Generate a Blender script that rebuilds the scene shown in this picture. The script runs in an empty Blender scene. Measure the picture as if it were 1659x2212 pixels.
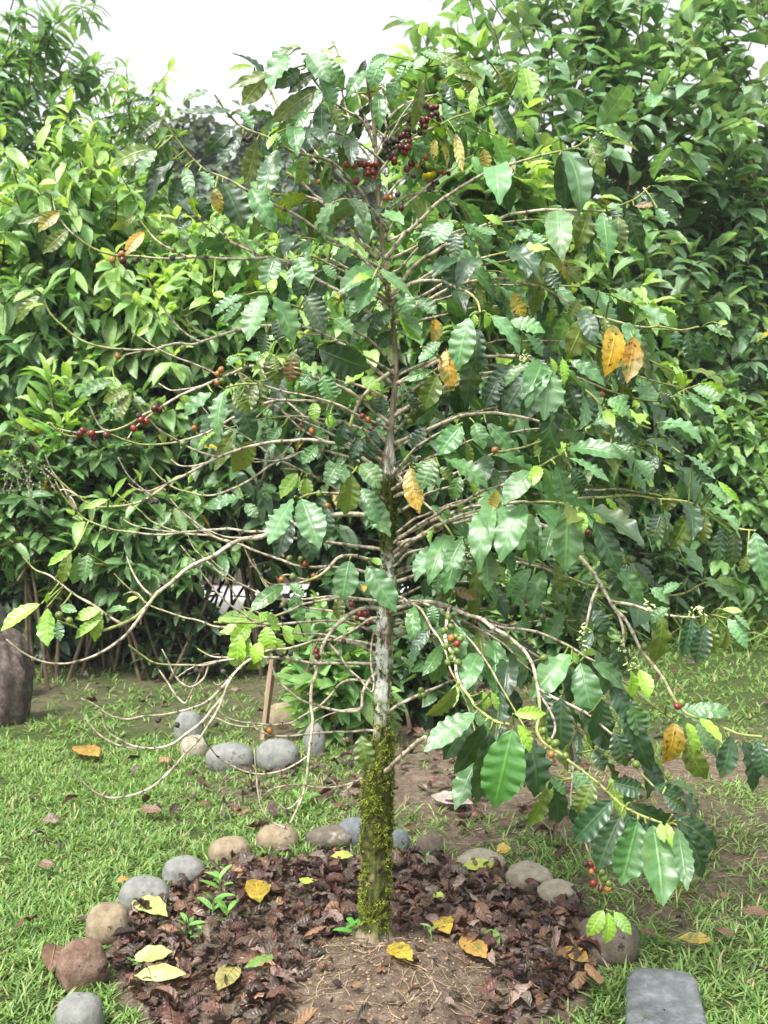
import bpy, math, random
import numpy as np
from mathutils import Vector, noise as mnoise

rng = np.random.default_rng(11)
random.seed(5)
sc = bpy.context.scene
COL = sc.collection

# ------------------------------------------------------------------ camera
F, CX, CY, HOR = 2223.0, 829.5, 1106.0, 1030.0      # photograph as 1659 x 2212
CAMY, CAMZ = -3.0, 1.456
PITCH = -math.atan((CY - HOR) / F)
cam = bpy.data.cameras.new("camera")
cam.sensor_fit = 'VERTICAL'
cam.sensor_height = 36.0
cam.lens = F / 2212.0 * 36.0
cam.clip_start = 0.05
cam.clip_end = 2000
cam.dof.use_dof = True
cam.dof.focus_distance = 2.9
cam.dof.aperture_fstop = 6.3
camo = bpy.data.objects.new("camera", cam)
camo.location = (0, CAMY, CAMZ)
camo.rotation_euler = (math.pi / 2 + PITCH, 0, 0)
COL.objects.link(camo)
sc.camera = camo

# ------------------------------------------------------------------ sky, sun, exposure
SUN_EL, SUN_ROT = math.radians(58), math.radians(215)
w = bpy.data.worlds.new("World")
sc.world = w
w.use_nodes = True
nt = w.node_tree
nt.nodes.clear()
sky = nt.nodes.new('ShaderNodeTexSky')
sky.sky_type = 'NISHITA'
sky.sun_disc = False
sky.sun_elevation = SUN_EL
sky.sun_rotation = SUN_ROT
sky.air_density = 1.0
sky.dust_density = 4.0
sky.ozone_density = 1.0
hsv = nt.nodes.new('ShaderNodeHueSaturation')        # an overcast sky is nearly grey
hsv.inputs['Saturation'].default_value = 0.10
hsv.inputs['Value'].default_value = 1.0
bg = nt.nodes.new('ShaderNodeBackground')
bg.inputs['Strength'].default_value = 0.095
wo = nt.nodes.new('ShaderNodeOutputWorld')
nt.links.new(sky.outputs[0], hsv.inputs['Color'])
nt.links.new(hsv.outputs[0], bg.inputs['Color'])
nt.links.new(bg.outputs[0], wo.inputs['Surface'])

sl = bpy.data.lights.new("sun", 'SUN')
sl.energy = 1.5
sl.angle = math.radians(11)
sl.color = (1.0, 0.965, 0.91)
so = bpy.data.objects.new("sun", sl)
sd = Vector((math.sin(SUN_ROT) * math.cos(SUN_EL), math.cos(SUN_ROT) * math.cos(SUN_EL), math.sin(SUN_EL)))
so.rotation_euler = sd.to_track_quat('Z', 'Y').to_euler()
so.location = (0, 0, 12)
COL.objects.link(so)

sc.view_settings.view_transform = 'Standard'
sc.view_settings.look = 'None'
sc.view_settings.exposure = 1.92
sc.view_settings.gamma = 1.0
HAZE = 0.0012
sc.cycles.max_bounces = 8
sc.cycles.volume_bounces = 0
sc.cycles.transmission_bounces = 6
sc.cycles.diffuse_bounces = 4
sc.cycles.caustics_reflective = False
sc.cycles.caustics_refractive = False


# ------------------------------------------------------------------ photo geometry helpers
def at(x, y, Y):
    """point of the world plane at depth Y that lies at this place of the photograph"""
    u, v = (x - CX) / F, -(y - CY) / F
    dy = math.cos(PITCH) - v * math.sin(PITCH)
    dz = math.sin(PITCH) + v * math.cos(PITCH)
    t = (Y - CAMY) / dy
    return np.array([u * t, Y, CAMZ + dz * t])


def ground(x, y, z=0.0):
    u, v = (x - CX) / F, -(y - CY) / F
    dy = math.cos(PITCH) - v * math.sin(PITCH)
    dz = math.sin(PITCH) + v * math.cos(PITCH)
    t = (z - CAMZ) / dz
    return np.array([u * t, CAMY + dy * t, z])


# ------------------------------------------------------------------ mesh helpers
def norm(a):
    return a / np.maximum(np.linalg.norm(a, axis=-1, keepdims=True), 1e-9)


class MB:
    def __init__(self):
        self.v, self.f, self.uv, self.c, self.n = [], [], [], [], 0

    def add(self, v, f, uv=None, c=None):
        v = np.asarray(v, float).reshape(-1, 3)
        f = np.asarray(f, int)
        n = len(v)
        self.v.append(v)
        self.f.append(f + self.n)
        self.uv.append(np.zeros((n, 2)) if uv is None else np.asarray(uv, float).reshape(-1, 2))
        if c is None:
            c = np.ones((n, 4))
        c = np.asarray(c, float)
        if c.ndim == 1:
            c = np.tile(c, (n, 1))
        if c.shape[1] == 3:
            c = np.concatenate([c, np.zeros((n, 1))], 1)
        self.c.append(c)
        self.n += n

    def build(self, name, mat, parent=None, origin=None, smooth=True):
        me = bpy.data.meshes.new(name)
        V = np.concatenate(self.v)
        o = np.zeros(3) if origin is None else np.asarray(origin, float)
        V = V - o
        starts, idx, k = [], [], 0
        for f in self.f:
            m, q = f.shape
            starts.append(k + np.arange(m) * q)
            idx.append(f.reshape(-1))
            k += m * q
        starts, idx = np.concatenate(starts), np.concatenate(idx)
        me.vertices.add(len(V))
        me.vertices.foreach_set("co", V.reshape(-1).astype(np.float32))
        me.loops.add(len(idx))
        me.loops.foreach_set("vertex_index", idx.astype(np.int32))
        me.polygons.add(len(starts))
        me.polygons.foreach_set("loop_start", starts.astype(np.int32))
        me.polygons.foreach_set("use_smooth", np.full(len(starts), smooth))
        UV = np.concatenate(self.uv)
        ul = me.uv_layers.new(name="UVMap")
        ul.data.foreach_set("uv", UV[idx].reshape(-1).astype(np.float32))
        ca = me.color_attributes.new("Col", 'FLOAT_COLOR', 'POINT')
        ca.data.foreach_set("color", np.concatenate(self.c).reshape(-1).astype(np.float32))
        me.update(calc_edges=True)
        me.materials.append(mat)
        ob = bpy.data.objects.new(name, me)
        COL.objects.link(ob)
        if parent is not None:
            ob.parent = parent
        elif origin is not None:
            ob.location = o
        return ob


def grid_faces(nr, nc):
    a = np.arange((nr - 1) * nc).reshape(nr - 1, nc)[:, :-1].reshape(-1)
    return np.stack([a, a + 1, a + nc + 1, a + nc], 1)


def tube(mb, P, R, nseg=7, col=None, cap=True):
    P = np.asarray(P, float)
    n = len(P)
    R = np.broadcast_to(np.asarray(R, float), (n,))
    T = norm(np.gradient(P, axis=0))
    ref = np.array([0.31, 0.17, 1.0]) if abs(T[0][2]) < 0.85 else np.array([1.0, 0.2, 0.1])
    a = norm(np.cross(T[0], ref))
    V = np.zeros((n, nseg + 1, 3))
    an = np.linspace(0, 2 * math.pi, nseg + 1)
    L = 0.0
    uv = np.zeros((n, nseg + 1, 2))
    for i in range(n):
        a = a - T[i] * a.dot(T[i])
        a = a / max(np.linalg.norm(a), 1e-9)
        b = np.cross(T[i], a)
        V[i] = P[i] + R[i] * (np.cos(an)[:, None] * a + np.sin(an)[:, None] * b)
        if i:
            L += np.linalg.norm(P[i] - P[i - 1])
        uv[i, :, 0] = L
        uv[i, :, 1] = an / (2 * math.pi)
    c = None
    if col is not None:
        col = np.asarray(col, float)
        c = np.repeat(col, nseg + 1, 0) if col.ndim == 2 else col
    mb.add(V, grid_faces(n, nseg + 1), uv, c)
    if cap:
        for i, flip in ((0, 1), (n - 1, 0)):
            ring = V[i, :-1]
            cc = P[i] + T[i] * R[i] * (0.4 if i else -0.4)
            vv = np.concatenate([ring, cc[None]])
            k = np.arange(nseg)
            f = np.stack([k, (k + 1) % nseg, np.full(nseg, nseg)], 1)
            if flip:
                f = f[:, ::-1]
            cl = None if col is None else (col[i] if col.ndim == 2 else col)
            mb.add(vv, f, None, cl)


def smooth_path(P, step=0.015):
    """Catmull-Rom through P, resampled evenly"""
    P = np.asarray(P, float)
    if len(P) == 2:
        P = np.array([P[0], (P[0] + P[1]) / 2, P[1]])
    Q = np.concatenate([[2 * P[0] - P[1]], P, [2 * P[-1] - P[-2]]])
    out = []
    for i in range(1, len(Q) - 2):
        p0, p1, p2, p3 = Q[i - 1:i + 3]
        t = np.linspace(0, 1, 12, endpoint=False)[:, None]
        out.append(0.5 * (2 * p1 + (p2 - p0) * t + (2 * p0 - 5 * p1 + 4 * p2 - p3) * t ** 2 + (3 * p1 - p0 - 3 * p2 + p3) * t ** 3))
    out.append(P[-1:])
    S = np.concatenate(out)
    d = np.concatenate([[0], np.cumsum(np.linalg.norm(np.diff(S, axis=0), axis=1))])
    n = max(4, int(d[-1] / step) + 1)
    s = np.linspace(0, d[-1], n)
    return np.stack([np.interp(s, d, S[:, k]) for k in range(3)], 1), d[-1]


def _nrm(p, a, b):
    m = a / (a + b)
    return p ** a * (1 - p) ** b / (m ** a * (1 - m) ** b)


def prof_coffee(s):
    p = np.clip((s - 0.04) / 0.96, 0, 1)
    return 0.97 * _nrm(p, 0.80, 0.85) * (1 - 0.35 * np.exp(-((p - 0.90) / 0.07) ** 2)) + 0.014


def prof_oval(s):
    p = np.clip((s - 0.06) / 0.94, 0, 1)
    return _nrm(p, 0.62, 0.95) + 0.012


def prof_heart(s):
    p = np.clip((s - 0.10) / 0.90, 0, 1)
    return _nrm(p, 0.40, 0.85) + 0.012


def prof_blade(s):
    return np.clip((1 - s) ** 0.6 * (0.55 + 0.9 * s), 0.03, 1)


def leaves(mb, P, D, N, L, W, B, wave, fold, col, nl=10, nw=2, prof=prof_coffee, wfreq=34.0, twist=None):
    """a batch of leaves: base P, chord direction D, upper side N, length, full width, arch angle, edge wave (of the width), fold"""
    P = np.asarray(P, float).reshape(-1, 3)
    n = len(P)
    if n == 0:
        return
    def full(a):
        return np.broadcast_to(np.asarray(a, float), (n,)).reshape(n, 1, 1)
    X = norm(np.asarray(D, float).reshape(-1, 3))
    N = np.asarray(N, float).reshape(-1, 3) + 1e-4
    Yv = norm(np.cross(N, X))
    Z = np.cross(X, Yv)
    L, W, B, wave, fold = full(L), full(W), full(B), full(wave), full(fold)
    B = np.where(np.abs(B) < 1e-3, 1e-3, B)
    s = np.linspace(0, 1, nl + 1).reshape(1, -1, 1)
    t = np.linspace(-1, 1, 2 * nw + 1).reshape(1, 1, -1)
    xs = np.sin(B * s) / B
    zs = -(1 - np.cos(B * s)) / B
    ch = np.sqrt((np.sin(B) / B) ** 2 + ((1 - np.cos(B)) / B) ** 2)
    ca, sa = np.cos(B / 2), np.sin(B / 2)
    xr = (xs * ca - zs * sa) / ch
    zr = (xs * sa + zs * ca) / ch
    th = B / 2 - B * s
    nx, nz = -np.sin(th), np.cos(th)
    hw = W / 2 * prof(s)
    ph = rng.uniform(0, 6.28, (n, 1, 1))
    side = np.where(t > 0, 1.7, 0.0)
    env = np.clip(np.sin(np.pi * np.clip(s, 0, 1)), 0, 1)
    fr = wfreq * rng.uniform(0.6, 1.25, (n, 1, 1))
    env = env * (0.9 + 0.8 * np.sin(s * rng.uniform(3, 9, (n, 1, 1)) + ph * 2.3) ** 2)
    off = np.abs(t) * hw * np.sin(fold) + wave * W * np.sin(fr * s + ph + side) * np.abs(t) ** 2 * env
    yy = t * hw * np.cos(fold) * (1 + 0.045 * np.sin(fr * s + ph + side + 0.9) * (np.abs(t) > 0.9) * (wave > 0.01))
    if twist is not None:
        tw = full(twist) * (s - 0.5)
        yy, off = yy * np.cos(tw) - off * np.sin(tw), yy * np.sin(tw) + off * np.cos(tw)
    xx = xr * L + nx * off
    zz = zr * L + nz * off
    xx, yy, zz = np.broadcast_arrays(xx, yy, zz)
    V = (P[:, None, None, :] + xx[..., None] * X[:, None, None, :] + yy[..., None] * Yv[:, None, None, :]
         + zz[..., None] * Z[:, None, None, :])
    m = (nl + 1) * (2 * nw + 1)
    f = grid_faces(nl + 1, 2 * nw + 1)
    f = (np.arange(n)[:, None, None] * m + f[None]).reshape(-1, 4)
    uv = np.stack(np.broadcast_arrays(np.broadcast_to(s, (n, nl + 1, 2 * nw + 1)), np.broadcast_to(t * 0.5 + 0.5, (n, nl + 1, 2 * nw + 1))), -1)
    col = np.asarray(col, float)
    if col.ndim == 1:
        col = np.tile(col, (n, 1))
    if col.shape[1] == 3:
        col = np.concatenate([col, np.zeros((n, 1))], 1)
    mb.add(V.reshape(-1, 3), f, uv.reshape(-1, 2), np.repeat(col, m, 0))


def tag(o, label=None, cat=None, group=None, kind=None):
    if label:
        o["label"] = label
    if cat:
        o["category"] = cat
    if group:
        o["group"] = group
    if kind:
        o["kind"] = kind
    return o


def thing(name, label, cat, loc, group=None):
    o = bpy.data.objects.new(name, None)
    o.empty_display_size = 0.1
    o.location = loc
    COL.objects.link(o)
    return tag(o, label, cat, group)


# ------------------------------------------------------------------ materials
def mat_new(name):
    m = bpy.data.materials.new(name)
    m.use_nodes = True
    nt = m.node_tree
    nt.nodes.clear()
    return m, nt, nt.nodes, nt.links


def node(ns, t, **kw):
    n = ns.new(t)
    for k, v in kw.items():
        if k in n.bl_rna.properties:
            setattr(n, k, v)
        else:
            n.inputs[k].default_value = v
    return n


def ramp(ns, stops, interp='LINEAR'):
    r = ns.new('ShaderNodeValToRGB')
    r.color_ramp.interpolation = interp
    e = r.color_ramp.elements
    while len(e) < len(stops):
        e.new(0.5)
    for k, (p, c) in enumerate(stops):
        e[k].position = p
        e[k].color = (*c, 1) if len(c) == 3 else c
    return r


def leaf_material(name, rough=0.36, transl=0.28, veins=9.0, bump=0.5, spec=0.5, mottle=0.25, spotty=True, back=0.30):
    m, nt, ns, lk = mat_new(name)
    out = ns.new('ShaderNodeOutputMaterial')
    at_ = node(ns, 'ShaderNodeAttribute', attribute_name="Col")
    uv = ns.new('ShaderNodeUVMap')
    sep = ns.new('ShaderNodeSeparateXYZ')
    lk.new(uv.outputs[0], sep.inputs[0])
    # |v| from the midrib
    v1 = node(ns, 'ShaderNodeMath', operation='SUBTRACT'); v1.inputs[1].default_value = 0.5
    lk.new(sep.outputs[1], v1.inputs[0])
    va = node(ns, 'ShaderNodeMath', operation='ABSOLUTE'); lk.new(v1.outputs[0], va.inputs[0])
    # side veins: sin(2 pi (u*veins - |v|*k))
    mu = node(ns, 'ShaderNodeMath', operation='MULTIPLY'); mu.inputs[1].default_value = veins
    lk.new(sep.outputs[0], mu.inputs[0])
    mv = node(ns, 'ShaderNodeMath', operation='MULTIPLY'); mv.inputs[1].default_value = 2.0
    lk.new(va.outputs[0], mv.inputs[0])
    df = node(ns, 'ShaderNodeMath', operation='SUBTRACT'); lk.new(mu.outputs[0], df.inputs[0]); lk.new(mv.outputs[0], df.inputs[1])
    fr = node(ns, 'ShaderNodeMath', operation='FRACT'); lk.new(df.outputs[0], fr.inputs[0])
    pp = node(ns, 'ShaderNodeMath', operation='PINGPONG'); pp.inputs[1].default_value = 0.5
    lk.new(fr.outputs[0], pp.inputs[0])                       # 0 at a vein, 0.5 between
    sv = node(ns, 'ShaderNodeMapRange'); sv.inputs[1].default_value = 0.0; sv.inputs[2].default_value = 0.11
    sv.inputs[3].default_value = 1.0; sv.inputs[4].default_value = 0.0
    lk.new(pp.outputs[0], sv.inputs[0])
    mr = node(ns, 'ShaderNodeMapRange'); mr.inputs[1].default_value = 0.015; mr.inputs[2].default_value = 0.05
    mr.inputs[3].default_value = 1.0; mr.inputs[4].default_value = 0.0
    lk.new(va.outputs[0], mr.inputs[0])
    geo = ns.new('ShaderNodeNewGeometry')
    nz = node(ns, 'ShaderNodeTexNoise', Scale=26.0, Detail=4.0, Roughness=0.6)
    lk.new(geo.outputs['Position'], nz.inputs['Vector'])
    mo = node(ns, 'ShaderNodeMapRange'); mo.inputs[1].default_value = 0.3; mo.inputs[2].default_value = 0.7
    mo.inputs[3].default_value = 1 - mottle; mo.inputs[4].default_value = 1 + mottle
    lk.new(nz.outputs[0], mo.inputs[0])
    c1 = node(ns, 'ShaderNodeVectorMath', operation='SCALE'); lk.new(at_.outputs[0], c1.inputs[0]); lk.new(mo.outputs[0], c1.inputs['Scale'])
    # lighter veins
    vsum = node(ns, 'ShaderNodeMath', operation='MULTIPLY_ADD'); vsum.inputs[1].default_value = 0.30
    lk.new(sv.outputs[0], vsum.inputs[0]); lk.new(mr.outputs[0], vsum.inputs[2])
    vcl = node(ns, 'ShaderNodeMath', operation='MULTIPLY'); vcl.inputs[1].default_value = 0.42
    lk.new(vsum.outputs[0], vcl.inputs[0])
    vc = node(ns, 'ShaderNodeVectorMath', operation='MULTIPLY_ADD')
    vc.inputs[1].default_value = (1.7, 1.7, 1.5); vc.inputs[2].default_value = (0.05, 0.075, 0.012)
    lk.new(c1.outputs[0], vc.inputs[0])
    mx = node(ns, 'ShaderNodeMix', data_type='RGBA'); lk.new(vcl.outputs[0], mx.inputs[0]); lk.new(c1.outputs[0], mx.inputs[6]); lk.new(vc.outputs[0], mx.inputs[7])
    colr = mx.outputs[2]
    if spotty:                                               # disease spots on the leaves that carry them (attribute alpha)
        sp = node(ns, 'ShaderNodeTexNoise', Scale=75.0, Detail=2.0, Roughness=0.5)
        lk.new(geo.outputs['Position'], sp.inputs['Vector'])
        sr = node(ns, 'ShaderNodeMapRange'); sr.inputs[1].default_value = 0.60; sr.inputs[2].default_value = 0.66
        lk.new(sp.outputs[0], sr.inputs[0])
        sm = node(ns, 'ShaderNodeMath', operation='MULTIPLY'); lk.new(sr.outputs[0], sm.inputs[0]); lk.new(at_.outputs['Alpha'], sm.inputs[1])
        ms = node(ns, 'ShaderNodeMix', data_type='RGBA'); lk.new(sm.outputs[0], ms.inputs[0]); lk.new(colr, ms.inputs[6])
        ms.inputs[7].default_value = (0.05, 0.022, 0.012, 1)
        # broad green remnants on the yellow ones
        gp = node(ns, 'ShaderNodeTexNoise', Scale=17.0, Detail=3.0)
        lk.new(geo.outputs['Position'], gp.inputs['Vector'])
        gr = node(ns, 'ShaderNodeMapRange'); gr.inputs[1].default_value = 0.50; gr.inputs[2].default_value = 0.62; gr.inputs[4].default_value = 0.75
        lk.new(gp.outputs[0], gr.inputs[0])
        gm = node(ns, 'ShaderNodeMath', operation='MULTIPLY'); lk.new(gr.outputs[0], gm.inputs[0]); lk.new(at_.outputs['Alpha'], gm.inputs[1])
        mg = node(ns, 'ShaderNodeMix', data_type='RGBA'); lk.new(gm.outputs[0], mg.inputs[0]); lk.new(ms.outputs[2], mg.inputs[6])
        mg.inputs[7].default_value = (0.11, 0.13, 0.015, 1)
        colr = mg.outputs[2]
    # paler underside
    pb = node(ns, 'ShaderNodeVectorMath', operation='MULTIPLY_ADD'); pb.inputs[1].default_value = (1.15, 1.15, 1.15); pb.inputs[2].default_value = (0.022, 0.032, 0.010)
    lk.new(colr, pb.inputs[0])
    bf = node(ns, 'ShaderNodeMath', operation='MULTIPLY'); bf.inputs[1].default_value = back * 2
    lk.new(geo.outputs['Backfacing'], bf.inputs[0])
    mb_ = node(ns, 'ShaderNodeMix', data_type='RGBA'); lk.new(bf.outputs[0], mb_.inputs[0]); lk.new(colr, mb_.inputs[6]); lk.new(pb.outputs[0], mb_.inputs[7])
    # bump: blistered between sunk veins
    bh = node(ns, 'ShaderNodeMath', operation='MULTIPLY_ADD'); bh.inputs[1].default_value = -2.0
    lk.new(mr.outputs[0], bh.inputs[0]); lk.new(pp.outputs[0], bh.inputs[2])
    fine = node(ns, 'ShaderNodeMath', operation='MULTIPLY_ADD'); fine.inputs[1].default_value = 0.30
    lk.new(nz.outputs[0], fine.inputs[0]); lk.new(bh.outputs[0], fine.inputs[2])
    bp = node(ns, 'ShaderNodeBump', Strength=bump, Distance=0.006)
    lk.new(fine.outputs[0], bp.inputs['Height'])
    pr = node(ns, 'ShaderNodeBsdfPrincipled')
    pr.inputs['Roughness'].default_value = rough
    pr.inputs['Specular IOR Level'].default_value = spec
    lk.new(mb_.outputs[2], pr.inputs['Base Color'])
    lk.new(bp.outputs[0], pr.inputs['Normal'])
    tr = ns.new('ShaderNodeBsdfTranslucent')
    tc = node(ns, 'ShaderNodeVectorMath', operation='MULTIPLY_ADD'); tc.inputs[1].default_value = (2.0, 1.9, 0.9); tc.inputs[2].default_value = (0.01, 0.02, 0.0)
    lk.new(mb_.outputs[2], tc.inputs[0]); lk.new(tc.outputs[0], tr.inputs['Color'])
    sh = ns.new('ShaderNodeMixShader'); sh.inputs[0].default_value = transl
    lk.new(pr.outputs[0], sh.inputs[1]); lk.new(tr.outputs[0], sh.inputs[2])
    lk.new(sh.outputs[0], out.inputs['Surface'])
    return m


def rough_material(name, stops, scale=8.0, detail=6.0, rough=0.9, bump=0.6, bscale=40.0, dist=0.01, attr=False, spec=0.3, spots=None, coord='Object', stretch=None):
    """noise-coloured rough surface; attr multiplies by the Col attribute"""
    m, nt, ns, lk = mat_new(name)
    out = ns.new('ShaderNodeOutputMaterial')
    tc = ns.new('ShaderNodeTexCoord')
    src = tc.outputs[coord]
    if stretch:
        mp = ns.new('ShaderNodeMapping'); mp.inputs['Scale'].default_value = stretch
        lk.new(src, mp.inputs[0]); src = mp.outputs[0]
    nz = node(ns, 'ShaderNodeTexNoise', Scale=scale, Detail=detail, Roughness=0.65)
    lk.new(src, nz.inputs['Vector'])
    r = ramp(ns, stops); lk.new(nz.outputs[0], r.inputs[0])
    c = r.outputs[0]
    if attr:
        a = node(ns, 'ShaderNodeAttribute', attribute_name="Col")
        mm = node(ns, 'ShaderNodeMix', data_type='RGBA', blend_type='MULTIPLY'); mm.inputs[0].default_value = 1
        lk.new(c, mm.inputs[6]); lk.new(a.outputs[0], mm.inputs[7]); c = mm.outputs[2]
    nb = node(ns, 'ShaderNodeTexNoise', Scale=bscale, Detail=8.0, Roughness=0.7)
    lk.new(src, nb.inputs['Vector'])
    if spots:
        sr = ramp(ns, [(spots[0], (0, 0, 0)), (spots[0] + 0.06, (1, 1, 1))]); 
        ng = node(ns, 'ShaderNodeTexNoise', Scale=spots[2], Detail=5.0, Roughness=0.7); lk.new(src, ng.inputs['Vector'])
        lk.new(ng.outputs[0], sr.inputs[0])
        ms = node(ns, 'ShaderNodeMix', data_type='RGBA'); lk.new(sr.outputs[0], ms.inputs[0]); lk.new(c, ms.inputs[6]); ms.inputs[7].default_value = (*spots[1], 1)
        c = ms.outputs[2]
    bp = node(ns, 'ShaderNodeBump', Strength=bump, Distance=dist); lk.new(nb.outputs[0], bp.inputs['Height'])
    pr = node(ns, 'ShaderNodeBsdfPrincipled'); pr.inputs['Roughness'].default_value = rough; pr.inputs['Specular IOR Level'].default_value = spec
    lk.new(c, pr.inputs['Base Color']); lk.new(bp.outputs[0], pr.inputs['Normal'])
    lk.new(pr.outputs[0], out.inputs['Surface'])
    return m


M_COFFEE = leaf_material("coffee_leaf", rough=0.42, transl=0.26, veins=8.0, bump=0.27, spec=0.9, mottle=0.22)
M_SHRUB = leaf_material("shrub_leaf", rough=0.44, transl=0.33, veins=6.0, bump=0.35, spec=0.7, mottle=0.22, spotty=False)
M_GRASS = leaf_material("grass_blade", rough=0.5, transl=0.30, veins=0.0, bump=0.0, spec=0.35, mottle=0.2, spotty=False, back=0.1)
M_DEAD = leaf_material("dead_leaf", rough=0.45, transl=0.06, veins=7.0, bump=0.7, spec=0.4, mottle=0.35, spotty=False, back=0.25)
M_TWIG = rough_material("twig_bark", [(0.30, (0.21, 0.165, 0.115)), (0.50, (0.50, 0.43, 0.325)), (0.72, (0.70, 0.63, 0.51))], scale=38, bump=0.5, bscale=120, dist=0.002, attr=True, rough=0.8)
M_STEM = rough_material("shrub_stem", [(0.3, (0.06, 0.045, 0.03)), (0.7, (0.20, 0.15, 0.09))], scale=14, attr=True)
M_MOSS = leaf_material("moss_frond", rough=0.8, transl=0.15, veins=0, bump=0, spec=0.15, mottle=0.35, spotty=False, back=0.0)
M_PETAL = rough_material("petal", [(0.3, (0.62, 0.62, 0.55)), (0.7, (0.85, 0.85, 0.78))], scale=50, attr=True, rough=0.6, bump=0.1)

# ------------------------------------------------------------------ ground
TRK = at(810, 2020, 0.0)
RC, RR = np.array([-0.085, 0.19]), 0.76            # the ring of stones


def sinnoise(x, y, seed=0, f=1.0):
    r = np.random.default_rng(seed)
    o = 0
    for k in range(7):
        a = r.uniform(0, 6.28)
        q = f * r.uniform(0.6, 2.2)
        o = o + np.sin(q * (x * math.cos(a) + y * math.sin(a)) + r.uniform(0, 6.28))
    return o / 7 * 1.6


def mound(x, y):
    return np.exp(-(((x - 0.015) / 0.36) ** 2 + ((y + 0.20) / 0.42) ** 2))


def gz(x, y):
    x, y = np.asarray(x, float), np.asarray(y, float)
    near = np.exp(-(np.hypot(x, y) / 6.0) ** 4)
    g = 0.125 * mound(x, y) + 0.018 * sinnoise(x, y, 3, 2.2) * near + 0.006 * sinnoise(x, y, 4, 14) * near
    g = g + (0.006 * sinnoise(x, y, 5, 45) + 0.004 * sinnoise(x, y, 6, 90)) * (0.25 + mound(x, y)) * near + 0.02 * np.exp(-np.hypot(x - TRK[0], y) / 0.07) * near
    return g


ax = np.concatenate([-np.geomspace(3.2, 500, 26)[::-1], np.linspace(-3.1, 3.1, 420), np.geomspace(3.2, 500, 26)])
ay = np.concatenate([-np.geomspace(2.0, 500, 22)[::-1], np.linspace(-1.9, 5.2, 400), np.geomspace(5.3, 500, 30)])
gx, gy = np.meshgrid(ax, ay)
gzv = gz(gx, gy)
mb = MB()
# soil colour map: R = how far the soil is bare brown earth rather than turf
BARE = []
for (px, py, r, k) in ((1500, 1760, 0.6, 0.85), (1640, 1940, 0.35, 0.8), (1330, 1900, 0.25, 0.8), (1150, 1700, 0.8, 1.0), (900, 1690, 0.6, 1.0), (1050, 1780, 0.45, 0.9), (1330, 1830, 0.4, 0.8), (1620, 1860, 0.5, 0.8), (560, 1720, 0.4, 0.55), (1050, 1640, 0.75, 1.0), (950, 1580, 0.6, 1.0), (1250, 1800, 0.5, 0.7), (1600, 1780, 0.75, 0.75), (1560, 1690, 0.9, 0.55), (1500, 1950, 0.3, 0.6),
                       (300, 1470, 0.5, 0.5), (110, 1500, 0.5, 0.6), (500, 1480, 0.6, 0.4), (760, 1560, 0.6, 0.9), (720, 1690, 0.35, 0.55), (640, 1700, 0.3, 0.5), (1000, 1730, 0.45, 0.9), (850, 1480, 1.2, 1.0)):
    p = ground(px, py)
    BARE.append((p[0], p[1], r, k))


def ring_r(x, y):
    a = np.arctan2(y - RC[1], x - RC[0])
    return np.hypot(x - RC[0], y - RC[1]) / (RR * (1 + 0.03 * np.sin(3 * a)))


def bare(x, y):
    b = np.zeros_like(np.asarray(x, float))
    for (bx, by, r, k) in BARE:
        b = np.maximum(b, k * np.exp(-((x - bx) ** 2 + ((y - by) * 0.8) ** 2) / (r * r)))
    b = b + 0.22 * sinnoise(x, y, 8, 7) * (b > 0.06)
    rt = np.clip((x - 0.45) / 0.5, 0, 1) * np.clip((y + 0.15) / 0.35, 0, 1) * np.clip((3.2 - y) / 0.8, 0, 1)
    b = np.maximum(b, rt * np.clip(0.68 + 0.5 * sinnoise(x, y, 77, 5), 0.1, 1))
    b = np.where(ring_r(x, y) < 1.02, 1.0, b)
    b = np.where(y > 5.35 + 1.5 * np.clip(x, 0, 9) + 0.4 * np.sin(x * 3), np.maximum(b, 0.9), b)
    return np.clip(b, 0, 1)


gb = bare(gx, gy)
mb.add(np.stack([gx, gy, gzv], -1), grid_faces(len(ay), len(ax)), None, np.stack([gb, mound(gx, gy), gb * 0, gb * 0 + 1], -1).reshape(-1, 4))

m, nt, ns, lk = mat_new("earth")
out = ns.new('ShaderNodeOutputMaterial')
a_ = node(ns, 'ShaderNodeAttribute', attribute_name="Col")
sp = ns.new('ShaderNodeSeparateColor'); lk.new(a_.outputs[0], sp.inputs[0])
tcx = ns.new('ShaderNodeTexCoord')
n1 = node(ns, 'ShaderNodeTexNoise', Scale=22.0, Detail=10.0, Roughness=0.72); lk.new(tcx.outputs['Object'], n1.inputs['Vector'])
r1 = ramp(ns, [(0.30, (0.065, 0.045, 0.032)), (0.50, (0.15, 0.112, 0.082)), (0.70, (0.29, 0.235, 0.18))]); lk.new(n1.outputs[0], r1.inputs[0])
n2 = node(ns, 'ShaderNodeTexVoronoi', Scale=90.0); lk.new(tcx.outputs['Object'], n2.inputs['Vector'])
r2 = ramp(ns, [(0.0, (1.5, 1.4, 1.3)), (0.25, (1, 1, 1)), (1.0, (0.75, 0.75, 0.75))]); lk.new(n2.outputs[0], r2.inputs[0])
mm = node(ns, 'ShaderNodeMix', data_type='RGBA', blend_type='MULTIPLY'); mm.inputs[0].default_value = 0.8; lk.new(r1.outputs[0], mm.inputs[6]); lk.new(r2.outputs[0], mm.inputs[7])
r3 = ramp(ns, [(0.3, (0.030, 0.045, 0.014)), (0.55, (0.055, 0.085, 0.022)), (0.75, (0.10, 0.09, 0.045))]); lk.new(n1.outputs[0], r3.inputs[0])
mg = node(ns, 'ShaderNodeMix', data_type='RGBA'); lk.new(sp.outputs[0], mg.inputs[0]); lk.new(r3.outputs[0], mg.inputs[6]); lk.new(mm.outputs[2], mg.inputs[7])
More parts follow.
